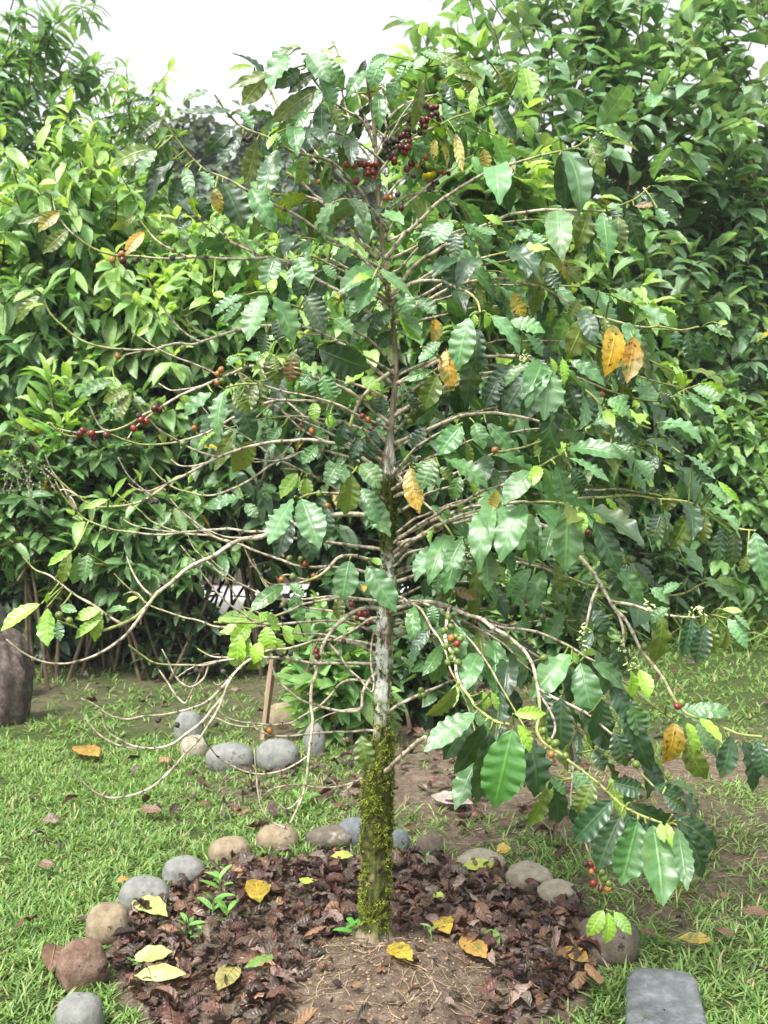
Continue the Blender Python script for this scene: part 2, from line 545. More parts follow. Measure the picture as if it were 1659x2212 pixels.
n3 = node(ns, 'ShaderNodeTexNoise', Scale=70.0, Detail=8.0, Roughness=0.75); lk.new(tcx.outputs['Object'], n3.inputs['Vector'])
bsum = node(ns, 'ShaderNodeMath', operation='MULTIPLY_ADD'); bsum.inputs[1].default_value = -0.5; lk.new(n2.outputs[0], bsum.inputs[0]); lk.new(n3.outputs[0], bsum.inputs[2])
bp = node(ns, 'ShaderNodeBump', Strength=0.9, Distance=0.012); lk.new(bsum.outputs[0], bp.inputs['Height'])
pr = node(ns, 'ShaderNodeBsdfPrincipled', Roughness=0.95); pr.inputs['Specular IOR Level'].default_value = 0.15
lk.new(mg.outputs[2], pr.inputs['Base Color']); lk.new(bp.outputs[0], pr.inputs['Normal']); lk.new(pr.outputs[0], out.inputs['Surface'])
g = mb.build("ground", m)
tag(g, kind="structure")

# pale ground strip filling the bright gap in the hedge
mb = MB()
px_ = np.linspace(-4.2, 1.5, 30); py_ = np.linspace(0, 1, 8)
X_, T_ = np.meshgrid(px_, py_)
Y_ = 7.6 + 3.2 * T_ + 0.25 * np.sin(X_ * 1.3 + T_)
mb.add(np.stack([X_, Y_, gz(X_, Y_) + 0.02 + 0 * X_], -1), grid_faces(8, 30))
mpath = rough_material("pale_ground", [(0.3, (0.62, 0.61, 0.58)), (0.7, (0.82, 0.81, 0.79))], scale=6, bscale=120, rough=0.7)
tag(mb.build("pale_strip", mpath), kind="structure")

# ------------------------------------------------------------------ grass
def scatter_grass(n, x0, x1, y0, y1):
    x = rng.uniform(x0, x1, n); y = rng.uniform(y0, y1, n)
    d = 1 - bare(x, y)
    d = np.clip(d ** 1.7 * 1.15 + 0.025, 0, 1) * np.clip(0.75 + 0.55 * sinnoise(x, y, 21, 9), 0.12, 1)
    d = np.where(ring_r(x, y) < 1.03, 0.0, d)
    fr = np.abs(x) < (y + 3.0) * 0.40 + 0.25
    k = (rng.random(n) < d) & fr
    return x[k], y[k]


def grass_tufts(mb, x, y, nb, ln, wd):
    n = len(x)
    nbk = rng.integers(nb[0], nb[1] + 1, n)
    i = np.repeat(np.arange(n), nbk)
    k = len(i)
    a = rng.uniform(0, 6.28, k)
    el = rng.uniform(0.05, 0.95, k)
    D = np.stack([np.cos(a) * np.cos(el), np.sin(a) * np.cos(el), np.sin(el)], 1)
    N = np.stack([-np.cos(a) * 0.6, -np.sin(a) * 0.6, np.full(k, 1.0)], 1) + rng.normal(0, 0.25, (k, 3))
    P = np.stack([x[i] + rng.normal(0, 0.012, k), y[i] + rng.normal(0, 0.012, k), np.zeros(k)], 1)
    P[:, 2] = gz(P[:, 0], P[:, 1]) - 0.004
    L = rng.uniform(*ln, k) * np.repeat(rng.uniform(0.75, 1.25, n), nbk)
    W = rng.uniform(*wd, k)
    base = np.array([[0.135, 0.235, 0.060], [0.19, 0.30, 0.09], [0.085, 0.175, 0.045], [0.25, 0.32, 0.12], [0.36, 0.30, 0.17]])
    tone = rng.choice(5, k, p=[0.36, 0.27, 0.22, 0.10, 0.05])
    c = base[tone] * rng.uniform(0.8, 1.2, (k, 1))
    leaves(mb, P, D, N, L, W, rng.uniform(0.2, 1.2, k), 0.0, 0.25, c, nl=3, nw=1, prof=prof_blade)


mb = MB()
x, y = scatter_grass(46000, -2.6, 2.9, -1.2, 2.6)
grass_tufts(mb, x, y, (5, 8), (0.022, 0.055), (0.006, 0.0105))
x, y = scatter_grass(16000, -4.2, 5.5, 2.6, 9.0)
grass_tufts(mb, x, y, (4, 6), (0.035, 0.075), (0.009, 0.015))
# longer clumps along the ring and at the edges of the bare earth
cl = []
for (px, py, n, r) in ((40, 2150, 60, .28), (60, 2000, 40, .25), (1560, 2150, 70, .28), (1620, 2050, 40, .25), (1370, 1900, 30, .16), (1230, 1840, 14, .12), (1350, 1850, 16, .12), (470, 1760, 12, .15), (1010, 1780, 8, .09), (870, 1770, 8, .06), (1560, 1880, 30, .3), (720, 1760, 7, .08), (1480, 1960, 18, .15), (1380, 2040, 14, .06)):
    p = ground(px, py)
    cl.append(np.stack([p[0] + rng.normal(0, r, n), p[1] + rng.normal(0, r, n)], 1))
cl = np.concatenate(cl)
cl = cl[ring_r(cl[:, 0], cl[:, 1]) > 1.06]
grass_tufts(mb, cl[:, 0], cl[:, 1], (5, 8), (0.045, 0.10), (0.006, 0.010))
# tall blades at the foot of the hedge by the lawn's far corner
q = np.stack([rng.uniform(2.2, 4.4, 420), rng.uniform(5.5, 8.0, 420)], 1)
grass_tufts(mb, q[:, 0], q[:, 1], (4, 7), (0.25, 0.7), (0.012, 0.022))
tag(mb.build("grass", M_GRASS), "short broad bladed lawn grass around the ring of stones", "grass", kind="stuff")

# ------------------------------------------------------------------ stones
def stone(name, label, cat, px, ptop, pbase, wpx, stops, seed, depth=0.9, lump=0.10, power=2.3, group=None, sink=0.24, spots=None, mesh_rough=0.9, yaw=0.0, bump=0.5, smooth=True, taper=0.0):
    g0 = ground(px, pbase)
    d = g0[1] + 3.0
    rx = wpx / 2 / F * d
    ry = rx * depth
    cy = g0[1] + ry * 0.85
    h = (at(px, ptop, cy)[2]) - g0[2]
    h = max(h, 0.03)
    gzz = float(gz(g0[0], cy))
    h = max(h - gzz, 0.03)
    rz = h / (2 - sink * 2) * 1.0
    c = np.array([at(px, ptop, cy)[0], cy, gzz + h - rz])
    nu, nv = 40, 24
    u = np.linspace(0, 2 * math.pi, nu + 1)
    v = np.linspace(0.02, math.pi - 0.02, nv)
    V = np.zeros((nv, nu + 1, 3))
    rs = np.random.default_rng(seed)
    off = Vector(rs.uniform(-50, 50, 3))
    for i in range(nv):
        for j in range(nu + 1):
            a = u[j % nu]
            e = 2 / power
            f = lambda t: math.copysign(abs(t) ** e, t)
            x, y, z = f(math.sin(v[i])) * f(math.cos(a)), f(math.sin(v[i])) * f(math.sin(a)), f(math.cos(v[i]))
            q = Vector((x, y, z))
            k = 1 + lump * mnoise.fractal(q * 1.1 + off, 0.9, 2.0, 3) + lump * 0.25 * mnoise.noise(q * 5 + off) + 0.012 * mnoise.noise(q * 13 + off)
            tp = 1 - taper * max(0.0, 0.35 - z)
            V[i, j] = (x * k * rx * tp, y * k * ry * tp, z * k * rz)
    if yaw:
        cs, sn = math.cos(yaw), math.sin(yaw)
        V = np.stack([V[..., 0] * cs - V[..., 1] * sn, V[..., 0] * sn + V[..., 1] * cs, V[..., 2]], -1)
    mb = MB()
    mb.add(V + c, grid_faces(nv, nu + 1)[:, ::-1])
    stops = [(p_, tuple(0.72 * q_ for q_ in c_)) for p_, c_ in stops]
    if spots is None:
        spots = (0.60, tuple(0.5 * q_ for q_ in stops[0][1]), 9 + seed % 6)
    mt = rough_material(name, stops, scale=16 + seed % 7, detail=9, bump=bump * 1.5, bscale=75, dist=0.006, rough=mesh_rough, spots=spots)
    o = mb.build(name, mt, None, origin=c)
    return tag(o, label, cat, group)


GREY = [(0.3, (0.17, 0.175, 0.165)), (0.5, (0.27, 0.275, 0.255)), (0.7, (0.36, 0.36, 0.33))]
BLUE = [(0.3, (0.12, 0.135, 0.145)), (0.5, (0.19, 0.205, 0.215)), (0.7, (0.30, 0.315, 0.32))]
TAN = [(0.3, (0.20, 0.15, 0.095)), (0.5, (0.34, 0.27, 0.175)), (0.7, (0.44, 0.37, 0.26))]
RED = [(0.3, (0.13, 0.075, 0.05)), (0.48, (0.26, 0.165, 0.12)), (0.62, (0.36, 0.25, 0.19)), (0.75, (0.40, 0.34, 0.27))]
PALE = [(0.3, (0.26, 0.22, 0.15)), (0.5, (0.42, 0.38, 0.29)), (0.7, (0.55, 0.52, 0.43))]
BROWN = [(0.3, (0.10, 0.08, 0.06)), (0.5, (0.18, 0.15, 0.115)), (0.7, (0.27, 0.235, 0.19))]
DARK = [(0.3, (0.05, 0.042, 0.04)), (0.5, (0.10, 0.085, 0.078)), (0.7, (0.17, 0.15, 0.135))]
G1, G2 = "rounded stones edging the mulch ring", "pale cobbles around the low plant behind"
S = [
    ("river_stone", "pale grey speckled rounded stone, nearest of the ring, bottom edge of the photo", 170, 2150, 2262, 108, GREY, 0.9, 0.09, dict(spots=(0.60, (0.15, 0.15, 0.14), 60))),
    ("river_stone", "tall rough reddish brown stone of the ring beside the pale grey one", 176, 2032, 2152, 106, RED, 0.85, 0.15, dict(spots=(0.60, (0.06, 0.035, 0.03), 22), yaw=0.35, bump=0.9)),
    ("river_stone", "smooth tan egg shaped stone behind the reddish brown stone", 233, 1952, 2052, 98, TAN, 0.85, 0.10, {}),
    ("river_stone", "smooth grey stone with a brown side and a pale leaf leaning on it", 312, 1896, 1974, 114, GREY, 0.8, 0.09, {}),
    ("river_stone", "grey stone with a crack across its top, beyond the smooth grey one", 396, 1852, 1912, 92, GREY, 0.8, 0.10, dict(spots=(0.63, (0.14, 0.13, 0.12), 14))),
    ("river_stone", "tan oval stone of the ring, nearer of two tan ones", 496, 1810, 1864, 94, TAN, 0.8, 0.06, dict(yaw=0.3)),
    ("river_stone", "yellowish tan stone where the ring passes behind, drooping twig above it", 598, 1782, 1838, 92, TAN, 0.8, 0.07, {}),
    ("river_stone", "flat grey brown stone behind and to the side of the mossy trunk", 712, 1786, 1830, 106, BROWN, 0.7, 0.09, dict(spots=(0.58, (0.30, 0.29, 0.24), 12))),
    ("river_stone", "dark grey stone half hidden behind the mossy trunk foot", 768, 1768, 1822, 80, BLUE, 0.8, 0.10, {}),
    ("river_stone", "small grey stone just beside the mossy trunk, half hidden", 864, 1792, 1834, 44, BLUE, 0.9, 0.10, {}),
    ("river_stone", "small grey brown upright stone with a seedling at its foot", 928, 1802, 1856, 60, BROWN, 0.8, 0.08, {}),
    ("river_stone", "low pale lichen mottled stone with a yellow green leaf on it", 1038, 1838, 1884, 106, PALE, 0.7, 0.12, dict(spots=(0.58, (0.17, 0.15, 0.11), 18), bump=0.9)),
    ("river_stone", "pale tan lumpy stone, higher of a touching pair, on the ring", 1146, 1866, 1924, 106, PALE, 0.7, 0.13, dict(bump=0.8, yaw=-0.4)),
    ("river_stone", "pale stone with mottled brown patches sloping down from the tan lumpy one", 1208, 1902, 1960, 92, PALE, 0.8, 0.12, dict(spots=(0.57, (0.20, 0.16, 0.11), 20), bump=0.9, yaw=-0.5)),
    ("river_stone", "large brown grey stone under hanging leaves beside the flat slab", 1316, 1978, 2082, 130, BROWN, 0.8, 0.16, dict(power=2.3, yaw=-0.3, sink=0.28)),
]
for k, (nm, lb, px, pt, pb_, wp, st, dp, lu, kw) in enumerate(S):
    stone(nm, lb, "stone", px, pt, pb_, wp, st, 100 + k * 7, dp, lu, group=G1, **kw)
S2 = [
    ("smooth pale grey cobble, widest of the low plant's cobbles", 497, 1606, 1668, 108, GREY, 0.7, 0.04),
    ("pale grey cobble beside the widest one, twigs hanging before it", 600, 1598, 1668, 96, GREY, 0.8, 0.05),
    ("small whitish cobble at the lawn end of the cobbles", 420, 1588, 1640, 62, PALE, 0.8, 0.05),
    ("grey cobble behind the small whitish one", 408, 1536, 1606, 66, GREY, 0.8, 0.07),
    ("rusty brown cobble beside the leaning wooden stake", 612, 1518, 1580, 78, TAN, 0.8, 0.07),
    ("narrow grey cobble near the upright dead twig", 680, 1562, 1642, 46, GREY, 0.9, 0.06),
]
for k, (lb, px, pt, pb_, wp, st, dp, lu) in enumerate(S2):
    stone("cobble", lb, "stone", px, pt, pb_, wp, st, 300 + k * 5, dp, lu, group=G2)
stone("boulder", "big dark brown boulder at the edge of the lawn, lower of two", "boulder", 4, 1374, 1570, 124, [(0.3, (0.055, 0.042, 0.035)), (0.5, (0.125, 0.095, 0.08)), (0.7, (0.24, 0.20, 0.175))], 411, 0.8, 0.30, 2.3, taper=0.28, spots=(0.64, (0.22, 0.20, 0.18), 30), bump=0.9)
stone("boulder", "dark boulder lying behind and above the lower boulder", "boulder", -30, 1300, 1520, 124, DARK, 433, 0.8, 0.14, 2.4, bump=0.9)

# the flat slab
def slab():
    mb = MB()
    px = [(1352, 2112), (1372, 2090), (1424, 2086), (1474, 2090), (1504, 2108), (1520, 2170), (1530, 2262), (1440, 2290), (1362, 2278), (1352, 2190)]
    top = np.array([ground(a, b, 0.05) for a, b in px])
    P, _ = smooth_path(np.concatenate([top, top[:1]]), 0.02)
    P = P[:-1]
    c = P.mean(0)
    n = len(P)
    rings = []
    for s, z in ((0.02, 0.050), (0.3, 0.052), (0.6, 0.051), (0.86, 0.049), (0.95, 0.046), (0.985, 0.039), (1.0, 0.028), (1.0, -0.03)):
        R = c + (P - c) * s
        R[:, 2] = z + (0.004 * sinnoise(R[:, 0], R[:, 1], 40, 25) * 1.3 if z > 0.035 else 0)
        rings.append(R)
    V = np.stack(rings)
    V = np.concatenate([V, V[:, :1]], 1)
    mb.add(V, grid_faces(len(rings), n + 1))
    mt = rough_material("slate", [(0.3, (0.095, 0.11, 0.115)), (0.5, (0.16, 0.178, 0.185)), (0.7, (0.27, 0.285, 0.285))], scale=22, detail=10, bscale=90, bump=1.0, rough=0.7, spots=(0.66, (0.34, 0.34, 0.33), 45))
    o = mb.build("stone_slab", mt, None, origin=(c[0], c[1], 0))
    tag(o, "flat blue grey stone slab ending the ring beside the large brown grey stone", "slab", G1)
slab()

# wooden stake behind
mb = MB()
a, b = ground(566, 1602), at(590, 1422, ground(566, 1602)[1] + 0.05)
Pk = np.linspace(a - np.array([0, 0, .05]), b, 12)
tube(mb, Pk, 0.020 + 0.001 * np.sin(np.arange(12)), 4)
mst = rough_material("weathered_wood", [(0.3, (0.20, 0.13, 0.085)), (0.7, (0.40, 0.29, 0.20))], scale=20, stretch=(1, 1, 0.12))
o = mb.build("wooden_stake", mst, None, origin=a, smooth=False)
tag(o, "thin leaning wooden stake standing among the cobbles by the low plant", "stake")

# ------------------------------------------------------------------ leaf litter
DEADC = np.array([[0.068, 0.032, 0.027], [0.100, 0.045, 0.035], [0.038, 0.020, 0.019], [0.19, 0.13, 0.11], [0.095, 0.066, 0.060], [0.21, 0.115, 0.068]])
DP = [0.25, 0.27, 0.17, 0.11, 0.14, 0.06]


def litter_place(n):
    x = rng.uniform(-0.95, 0.85, n); y = rng.uniform(-0.75, 1.05, n)
    r = ring_r(x, y)
    mo = mound(x, y) + 0.10 * sinnoise(x, y, 31, 12)
    p = np.where(r < 0.98, 1.0, 0.0) * np.clip((0.62 - mo) / 0.16, 0, 1)
    front = np.clip(1 - np.clip((-0.36 - y) / 0.2, 0, 1) * (x < 0.1) * 0.45, 0, 1)
    k = rng.random(n) < p * front
    return x[k], y[k]


def dead_batch(mb, x, y, ln, lift=0.035, col=None, nl=11, nw=2, B=None):
    k = len(x)
    a = rng.uniform(0, 6.28, k)
    el = rng.normal(0.0, 0.24, k)
    D = np.stack([np.cos(a) * np.cos(el), np.sin(a) * np.cos(el), np.sin(el)], 1)
    N = np.stack([rng.normal(0, 0.55, k), rng.normal(-0.1, 0.55, k), np.where(rng.random(k) < 0.5, 1.0, -1.0)], 1)
    L = rng.uniform(*ln, k)
    z = gz(x, y) + 0.008 + rng.random(k) * lift + np.maximum(0, -np.sin(el)) * L
    P = np.stack([x, y, z], 1) - D * (L / 2)[:, None] * np.array([1, 1, 0])
    c = DEADC[rng.choice(6, k, p=DP)] * rng.uniform(0.75, 1.25, (k, 1)) if col is None else col
    B = rng.uniform(-2.8, 2.8, k) if B is None else B
    leaves(mb, P, D, N, L, L * rng.uniform(0.42, 0.62, k), B, rng.uniform(0.05, 0.16, k), rng.normal(0.15, 0.75, k), c, nl=nl, nw=nw, wfreq=20, twist=rng.normal(0, 0.9, k))


x, y = litter_place(5200)
mb = MB()
dead_batch(mb, x[:1700], y[:1700], (0.03, 0.085), 0.026)
# sparser ones strewn on the earth behind the ring and in the grass
for (px, py, sx, sy, n) in ((850, 1720, .5, .35, 110), (1000, 1620, .5, .5, 60), (600, 1720, .35, .2, 26), (1250, 1780, .3, .3, 40), (1200, 1480, .8, .8, 60), (900, 1480, .5, .6, 120), (250, 1480, .8, .6, 50), (200, 1800, .6, .7, 26), (1500, 1950, .4, .4, 16)):
    p = ground(px, py)
    xx, yy = p[0] + rng.normal(0, sx, n), p[1] + rng.normal(0, sy, n)
    k = ring_r(xx, yy) > 0.9
    dead_batch(mb, xx[k], yy[k], (0.05, 0.10), 0.03)
mb_l = mb
# crumbled bits strewn over the bare mound too
q = rng.normal(0, 1, (90, 2)) * np.array([.26, .24]) + np.array([0.03, -0.32])
dead_batch(mb_l, q[:, 0], q[:, 1], (0.015, 0.045), 0.004)
tag(mb_l.build("leaf_litter", M_DEAD), "brown curled dead leaves lying thickly inside the stone ring", "leaf litter", kind="stuff")
# the largest ones on top are things of their own
x, y = litter_place(2600)
for i in range(min(280, len(x))):
    mb = MB()
    dead_batch(mb, x[i:i + 1], y[i:i + 1], (0.05, 0.10), 0.036)
    c = np.concatenate(mb.v).mean(0)
    o = mb.build("fallen_leaf", M_DEAD, None, origin=c)
    tag(o, "curled brown dead leaf on top of the leaf litter inside the stone ring", "fallen leaf", "brown fallen leaves heaped in the ring")

YL, YG, PG, OC, TN, BR, GRL = (0.40, 0.27, 0.035), (0.34, 0.40, 0.06), (0.38, 0.44, 0.15), (0.36, 0.20, 0.05), (0.30, 0.16, 0.09), (0.13, 0.065, 0.05), (0.13, 0.24, 0.05)
# (base px, tip px, width in px, colour, label)
FL = [
    (286, 1946, 362, 1980, 30, PG, "pale green fallen leaf leaning against the smooth grey stone"),
    (284, 2074, 372, 2055, 38, PG, "pale green fallen leaf with a smaller leaf under it, upper of two pale ones"),
    (290, 2108, 402, 2104, 36, PG, "largest pale green fallen leaf lying below its pale neighbour on the mulch"),
    (512, 2082, 470, 2140, 28, (0.26, 0.22, 0.08), "olive brown fallen leaf with its tip toward the mound edge"),
    (600, 2060, 528, 2090, 26, GRL, "half green half brown fallen leaf at the edge of the bare mound"),
    (714, 1850, 764, 1848, 20, YG, "yellow green fallen leaf close beside the mossy trunk"),
    (646, 1898, 682, 1908, 20, YG, "folded yellow green fallen leaf on the mulch behind the weeds"),
    (552, 1898, 562, 1950, 16, YL, "narrow pale yellow fallen leaf standing on edge near the weeds"),
    (252, 1906, 280, 1896, 18, OC, "small ochre fallen leaf behind the smooth grey stone"),
    (838, 2042, 892, 2076, 34, YL, "half yellow half brown fallen leaf on the bare soil at the trunk foot"),
    (948, 1982, 972, 2018, 18, YL, "small yellow fallen leaf where mulch meets the bare mound"),
    (996, 2022, 1050, 2070, 22, OC, "ochre and brown fallen leaf at the mound edge, far side of the trunk"),
    (1072, 1838, 1104, 1832, 28, YL, "bright yellow fallen leaf lying beyond the pale mottled stone"),
    (996, 1874, 1072, 1866, 18, YG, "yellow green fallen leaf lying across the low mottled stone"),
    (1222, 2044, 1272, 2078, 26, OC, "ochre fallen leaf with curled tip on the mulch near the large brown grey stone"),
    (1270, 2080, 1296, 2126, 22, TN, "tan fallen leaf hanging down the mulch beside the ochre one"),
    (1464, 2026, 1542, 2030, 24, YL, "bright yellow fallen leaf on the grass beyond the slab"),
    (936, 1932, 958, 1938, 20, YG, "small round pale fallen leaf on the dark mulch"),
    (1044, 2010, 1080, 2040, 16, GRL, "small green fallen leaf stuck in the mulch slope"),
    (1376, 2006, 1416, 2020, 26, BR, "brown fallen leaf propped behind the large brown grey stone"),
    (1544, 2004, 1586, 2024, 18, BR, "brown fallen leaf beside the bright yellow one on the grass"),
    (1600, 1968, 1664, 1976, 22, BR, "dark brown fallen leaf on bare soil near the photo edge"),
    (160, 1612, 214, 1634, 24, OC, "yellow brown fallen leaf lying alone on the lawn"),
    (302, 1748, 352, 1752, 18, BR, "brown fallen leaf on the lawn beyond the drooping bare twig"),
    (82, 1862, 116, 1870, 16, BR, "curled brown fallen leaf on the lawn nearest the photo edge"),
    (930, 1718, 1022, 1736, 34, (0.27, 0.22, 0.20), "large flat grey dead leaf on the bare earth behind the ring"),
    (120, 2040, 108, 2100, 20, BR, "brown fallen leaf in the grass beside the tall reddish stone"),
]
for (bx, by, tx, ty, wpx, c, lb) in FL:
    zz = 0.05
    a, b = ground(bx, by, zz), ground(tx, ty, zz)
    a[2] = float(gz(a[0], a[1])) + 0.045; b[2] = float(gz(b[0], b[1])) + 0.05
    # keep the places where they are seen: shift along the sight line to the actual height
    for q, (qx, qy) in ((a, (bx, by)), (b, (tx, ty))):
        g2 = ground(qx, qy, q[2]); q[0], q[1] = g2[0], g2[1]
    L = np.linalg.norm(b - a)
    mb = MB()
    wm = max(wpx / F * (a[1] + 3.0), L * 0.34)
    leaves(mb, a[None], (b - a)[None], np.array([[rng.normal(0, .25), -0.5, 1.0]]), L, wm * 1.15, rng.uniform(0.0, 0.8), 0.035, rng.uniform(-0.1, 0.25), np.array([[*c, 0.9 if c in (OC, YL) else 0.4]]), nl=16, nw=3, wfreq=30, twist=rng.normal(0, 0.2))
    o = mb.build("fallen_leaf", M_COFFEE if c in (YL, YG, PG, GRL, OC) else M_DEAD, None, origin=a)
    tag(o, lb, "fallen leaf")

# straw, rootlets and crumbs on the mound
mb = MB()
n = 1500
x = np.concatenate([rng.normal(0.03, 0.26, 420), rng.uniform(0.3, 2.2, 1080)]); y = np.concatenate([rng.normal(-0.30, 0.26, 420), rng.uniform(-0.1, 2.6, 1080)])
k = (mound(x, y) > 0.35) | ((bare(x, y) > 0.5) & (ring_r(x, y) > 1.1))
for xx, yy in zip(x[k], y[k]):
    a = rng.uniform(0, 6.28); L = rng.uniform(0.02, 0.11)
    t = np.linspace(-0.5, 0.5, 5)
    bend = rng.normal(0, 0.3)
    Q = np.stack([xx + L * (t * math.cos(a) - bend * t * t * math.sin(a)), yy + L * (t * math.sin(a) + bend * t * t * math.cos(a)), t * 0], 1)
    Q[:, 2] = gz(Q[:, 0], Q[:, 1]) + 0.003 + rng.uniform(0, 0.006) + np.maximum(0, t * rng.normal(0, 0.01))
    s = rng.uniform(0.45, 1.5)
    tube(mb, Q, rng.uniform(0.0006, 0.0014), 3, np.array([0.62 * s, 0.55 * s, 0.45 * s, 1]), cap=False)
tag(mb.build("straw", M_TWIG), "thin dry straw and rootlets strewn over the bare mound and the worn earth", "straw", kind="stuff")
mb = MB()
n = 1500
x = rng.normal(0.03, 0.28, n); y = rng.normal(-0.34, 0.28, n)
oct_v = np.array([[1, 0, 0], [0, 1, 0], [-1, 0, 0], [0, -1, 0], [0, 0, 1], [0, 0, -1.0]])
oct_f = np.array([[0, 1, 4], [1, 2, 4], [2, 3, 4], [3, 0, 4], [1, 0, 5], [2, 1, 5], [3, 2, 5], [0, 3, 5]])
for xx, yy in zip(x, y):
    r = rng.uniform(0.0015, 0.0055) * rng.uniform(0.6, 1.3, 3)
    s = rng.uniform(0.5, 1.25)
    mb.add(oct_v * rng.uniform(0.75, 1.25, (6, 1)) * r + np.array([xx, yy, float(gz(xx, yy)) + r[2] * 0.4]), oct_f, None, np.array([0.6 * s, 0.48 * s, 0.38 * s, 1]))
tag(mb.build("soil_crumbs", M_TWIG, smooth=False), "small crumbs and pebbles of soil on the bare mound", "soil crumbs", kind="stuff")

# ------------------------------------------------------------------ weeds
def weed(px, py, n, ln, h_, label, col=(0.13, 0.30, 0.06), z=0.02, name="seedling", wr=0.30):
    ln = (ln[0] * 1.08, ln[1] * 1.08)
    h = h_ * 1.25
    g0 = ground(px, py, z)
    g0[2] = float(gz(g0[0], g0[1]))
    root = thing(name, label, "weed", g0, "green weeds sprouting in the ring")
    st = MB()
    top = g0 + np.array([rng.normal(0, .01), rng.normal(0, .01), h])
    tube(st, np.linspace(g0 - np.array([0, 0, .01]), top, 5), np.linspace(0.0022, 0.0014, 5), 5, np.array([0.35, 0.7, 0.2, 1]))
    st.build("stem", M_TWIG, root, g0)
    mb = MB()
    a = np.arange(n) * 2.4 + rng.uniform(0, 6)
    el = rng.uniform(0.0, 0.8, n)
    D = np.stack([np.cos(a) * np.cos(el), np.sin(a) * np.cos(el), np.sin(el)], 1)
    P = g0 + (top - g0) * np.linspace(0.35, 1, n)[:, None]
    L = rng.uniform(*ln, n)
    leaves(mb, P, D, np.stack([-np.cos(a) * .5, -np.sin(a) * .5 - 0.3, np.ones(n)], 1), L, L * wr, rng.uniform(0.2, 0.9, n), 0.0, 0.3, np.array(col) * rng.uniform(0.8, 1.2, (n, 1)), nl=6, nw=1, prof=prof_oval)
    mb.build("foliage", M_SHRUB, root, g0)


weed(480, 1922, 6, (.05, .085), .05, "seedling with pale blue green leaves standing between the weeds and the tan stone")
weed(455, 1975, 6, (.05, .08), .06, "tall green weed in the middle of the mulch, grass blade beside it")
weed(492, 1990, 6, (.04, .07), .045, "low spreading green weed just right of the tall one")
weed(400, 2025, 7, (.04, .075), .05, "bushy green weed between the pale fallen leaves and the tall weed")
weed(435, 2035, 4, (.03, .06), .04, "small weed beside the bushy one")
weed(768, 2022, 5, (.05, .075), .035, "bright green seedling at the foot of the mossy trunk", (0.10, 0.34, 0.05), z=0.1)
weed(915, 1852, 4, (.035, .05), .03, "two leaved seedling at the foot of the small upright stone")
weed(932, 2058, 4, (.02, .035), .03, "tiny seedling on the bare mound slope")
weed(655, 1740, 6, (.05, .09), .05, "broad green weed on the earth behind the yellowish tan stone")
weed(310, 2095, 5, (.03, .055), .03, "green shoot rising between the two largest pale fallen leaves")

# ------------------------------------------------------------------ shrubs and trees behind
LIME = np.array([0.33, 0.48, 0.15])


def crown_points(n, rs, c, rx, ry, z0, z1, power=2.6, seed=0, shell=0.45, rough=0.22):
    """points biased to the outside of a lumpy rounded block; returns the points and their outward directions"""
    u = rs.normal(0, 1, (n, 3))
    u = norm(u)
    k = (np.abs(u) ** power).sum(1) ** (-1 / power)
    bump = 1 + rough * (np.sin(3.1 * u[:, 0] + seed) * np.cos(2.7 * u[:, 2] + 1.3 * seed) + 0.6 * np.sin(6.3 * u[:, 0] + 5.1 * u[:, 2] + 2 * seed) * np.sin(5.7 * u[:, 1] + seed))
    r = rs.uniform(shell ** 3, 1, n) ** (1 / 3)
    p = u * (k * bump * r)[:, None]
    cz, rz = (z0 + z1) / 2, (z1 - z0) / 2
    P = np.stack([c[0] + p[:, 0] * rx, c[1] + p[:, 1] * ry, cz + p[:, 2] * rz], 1)
    return P, u


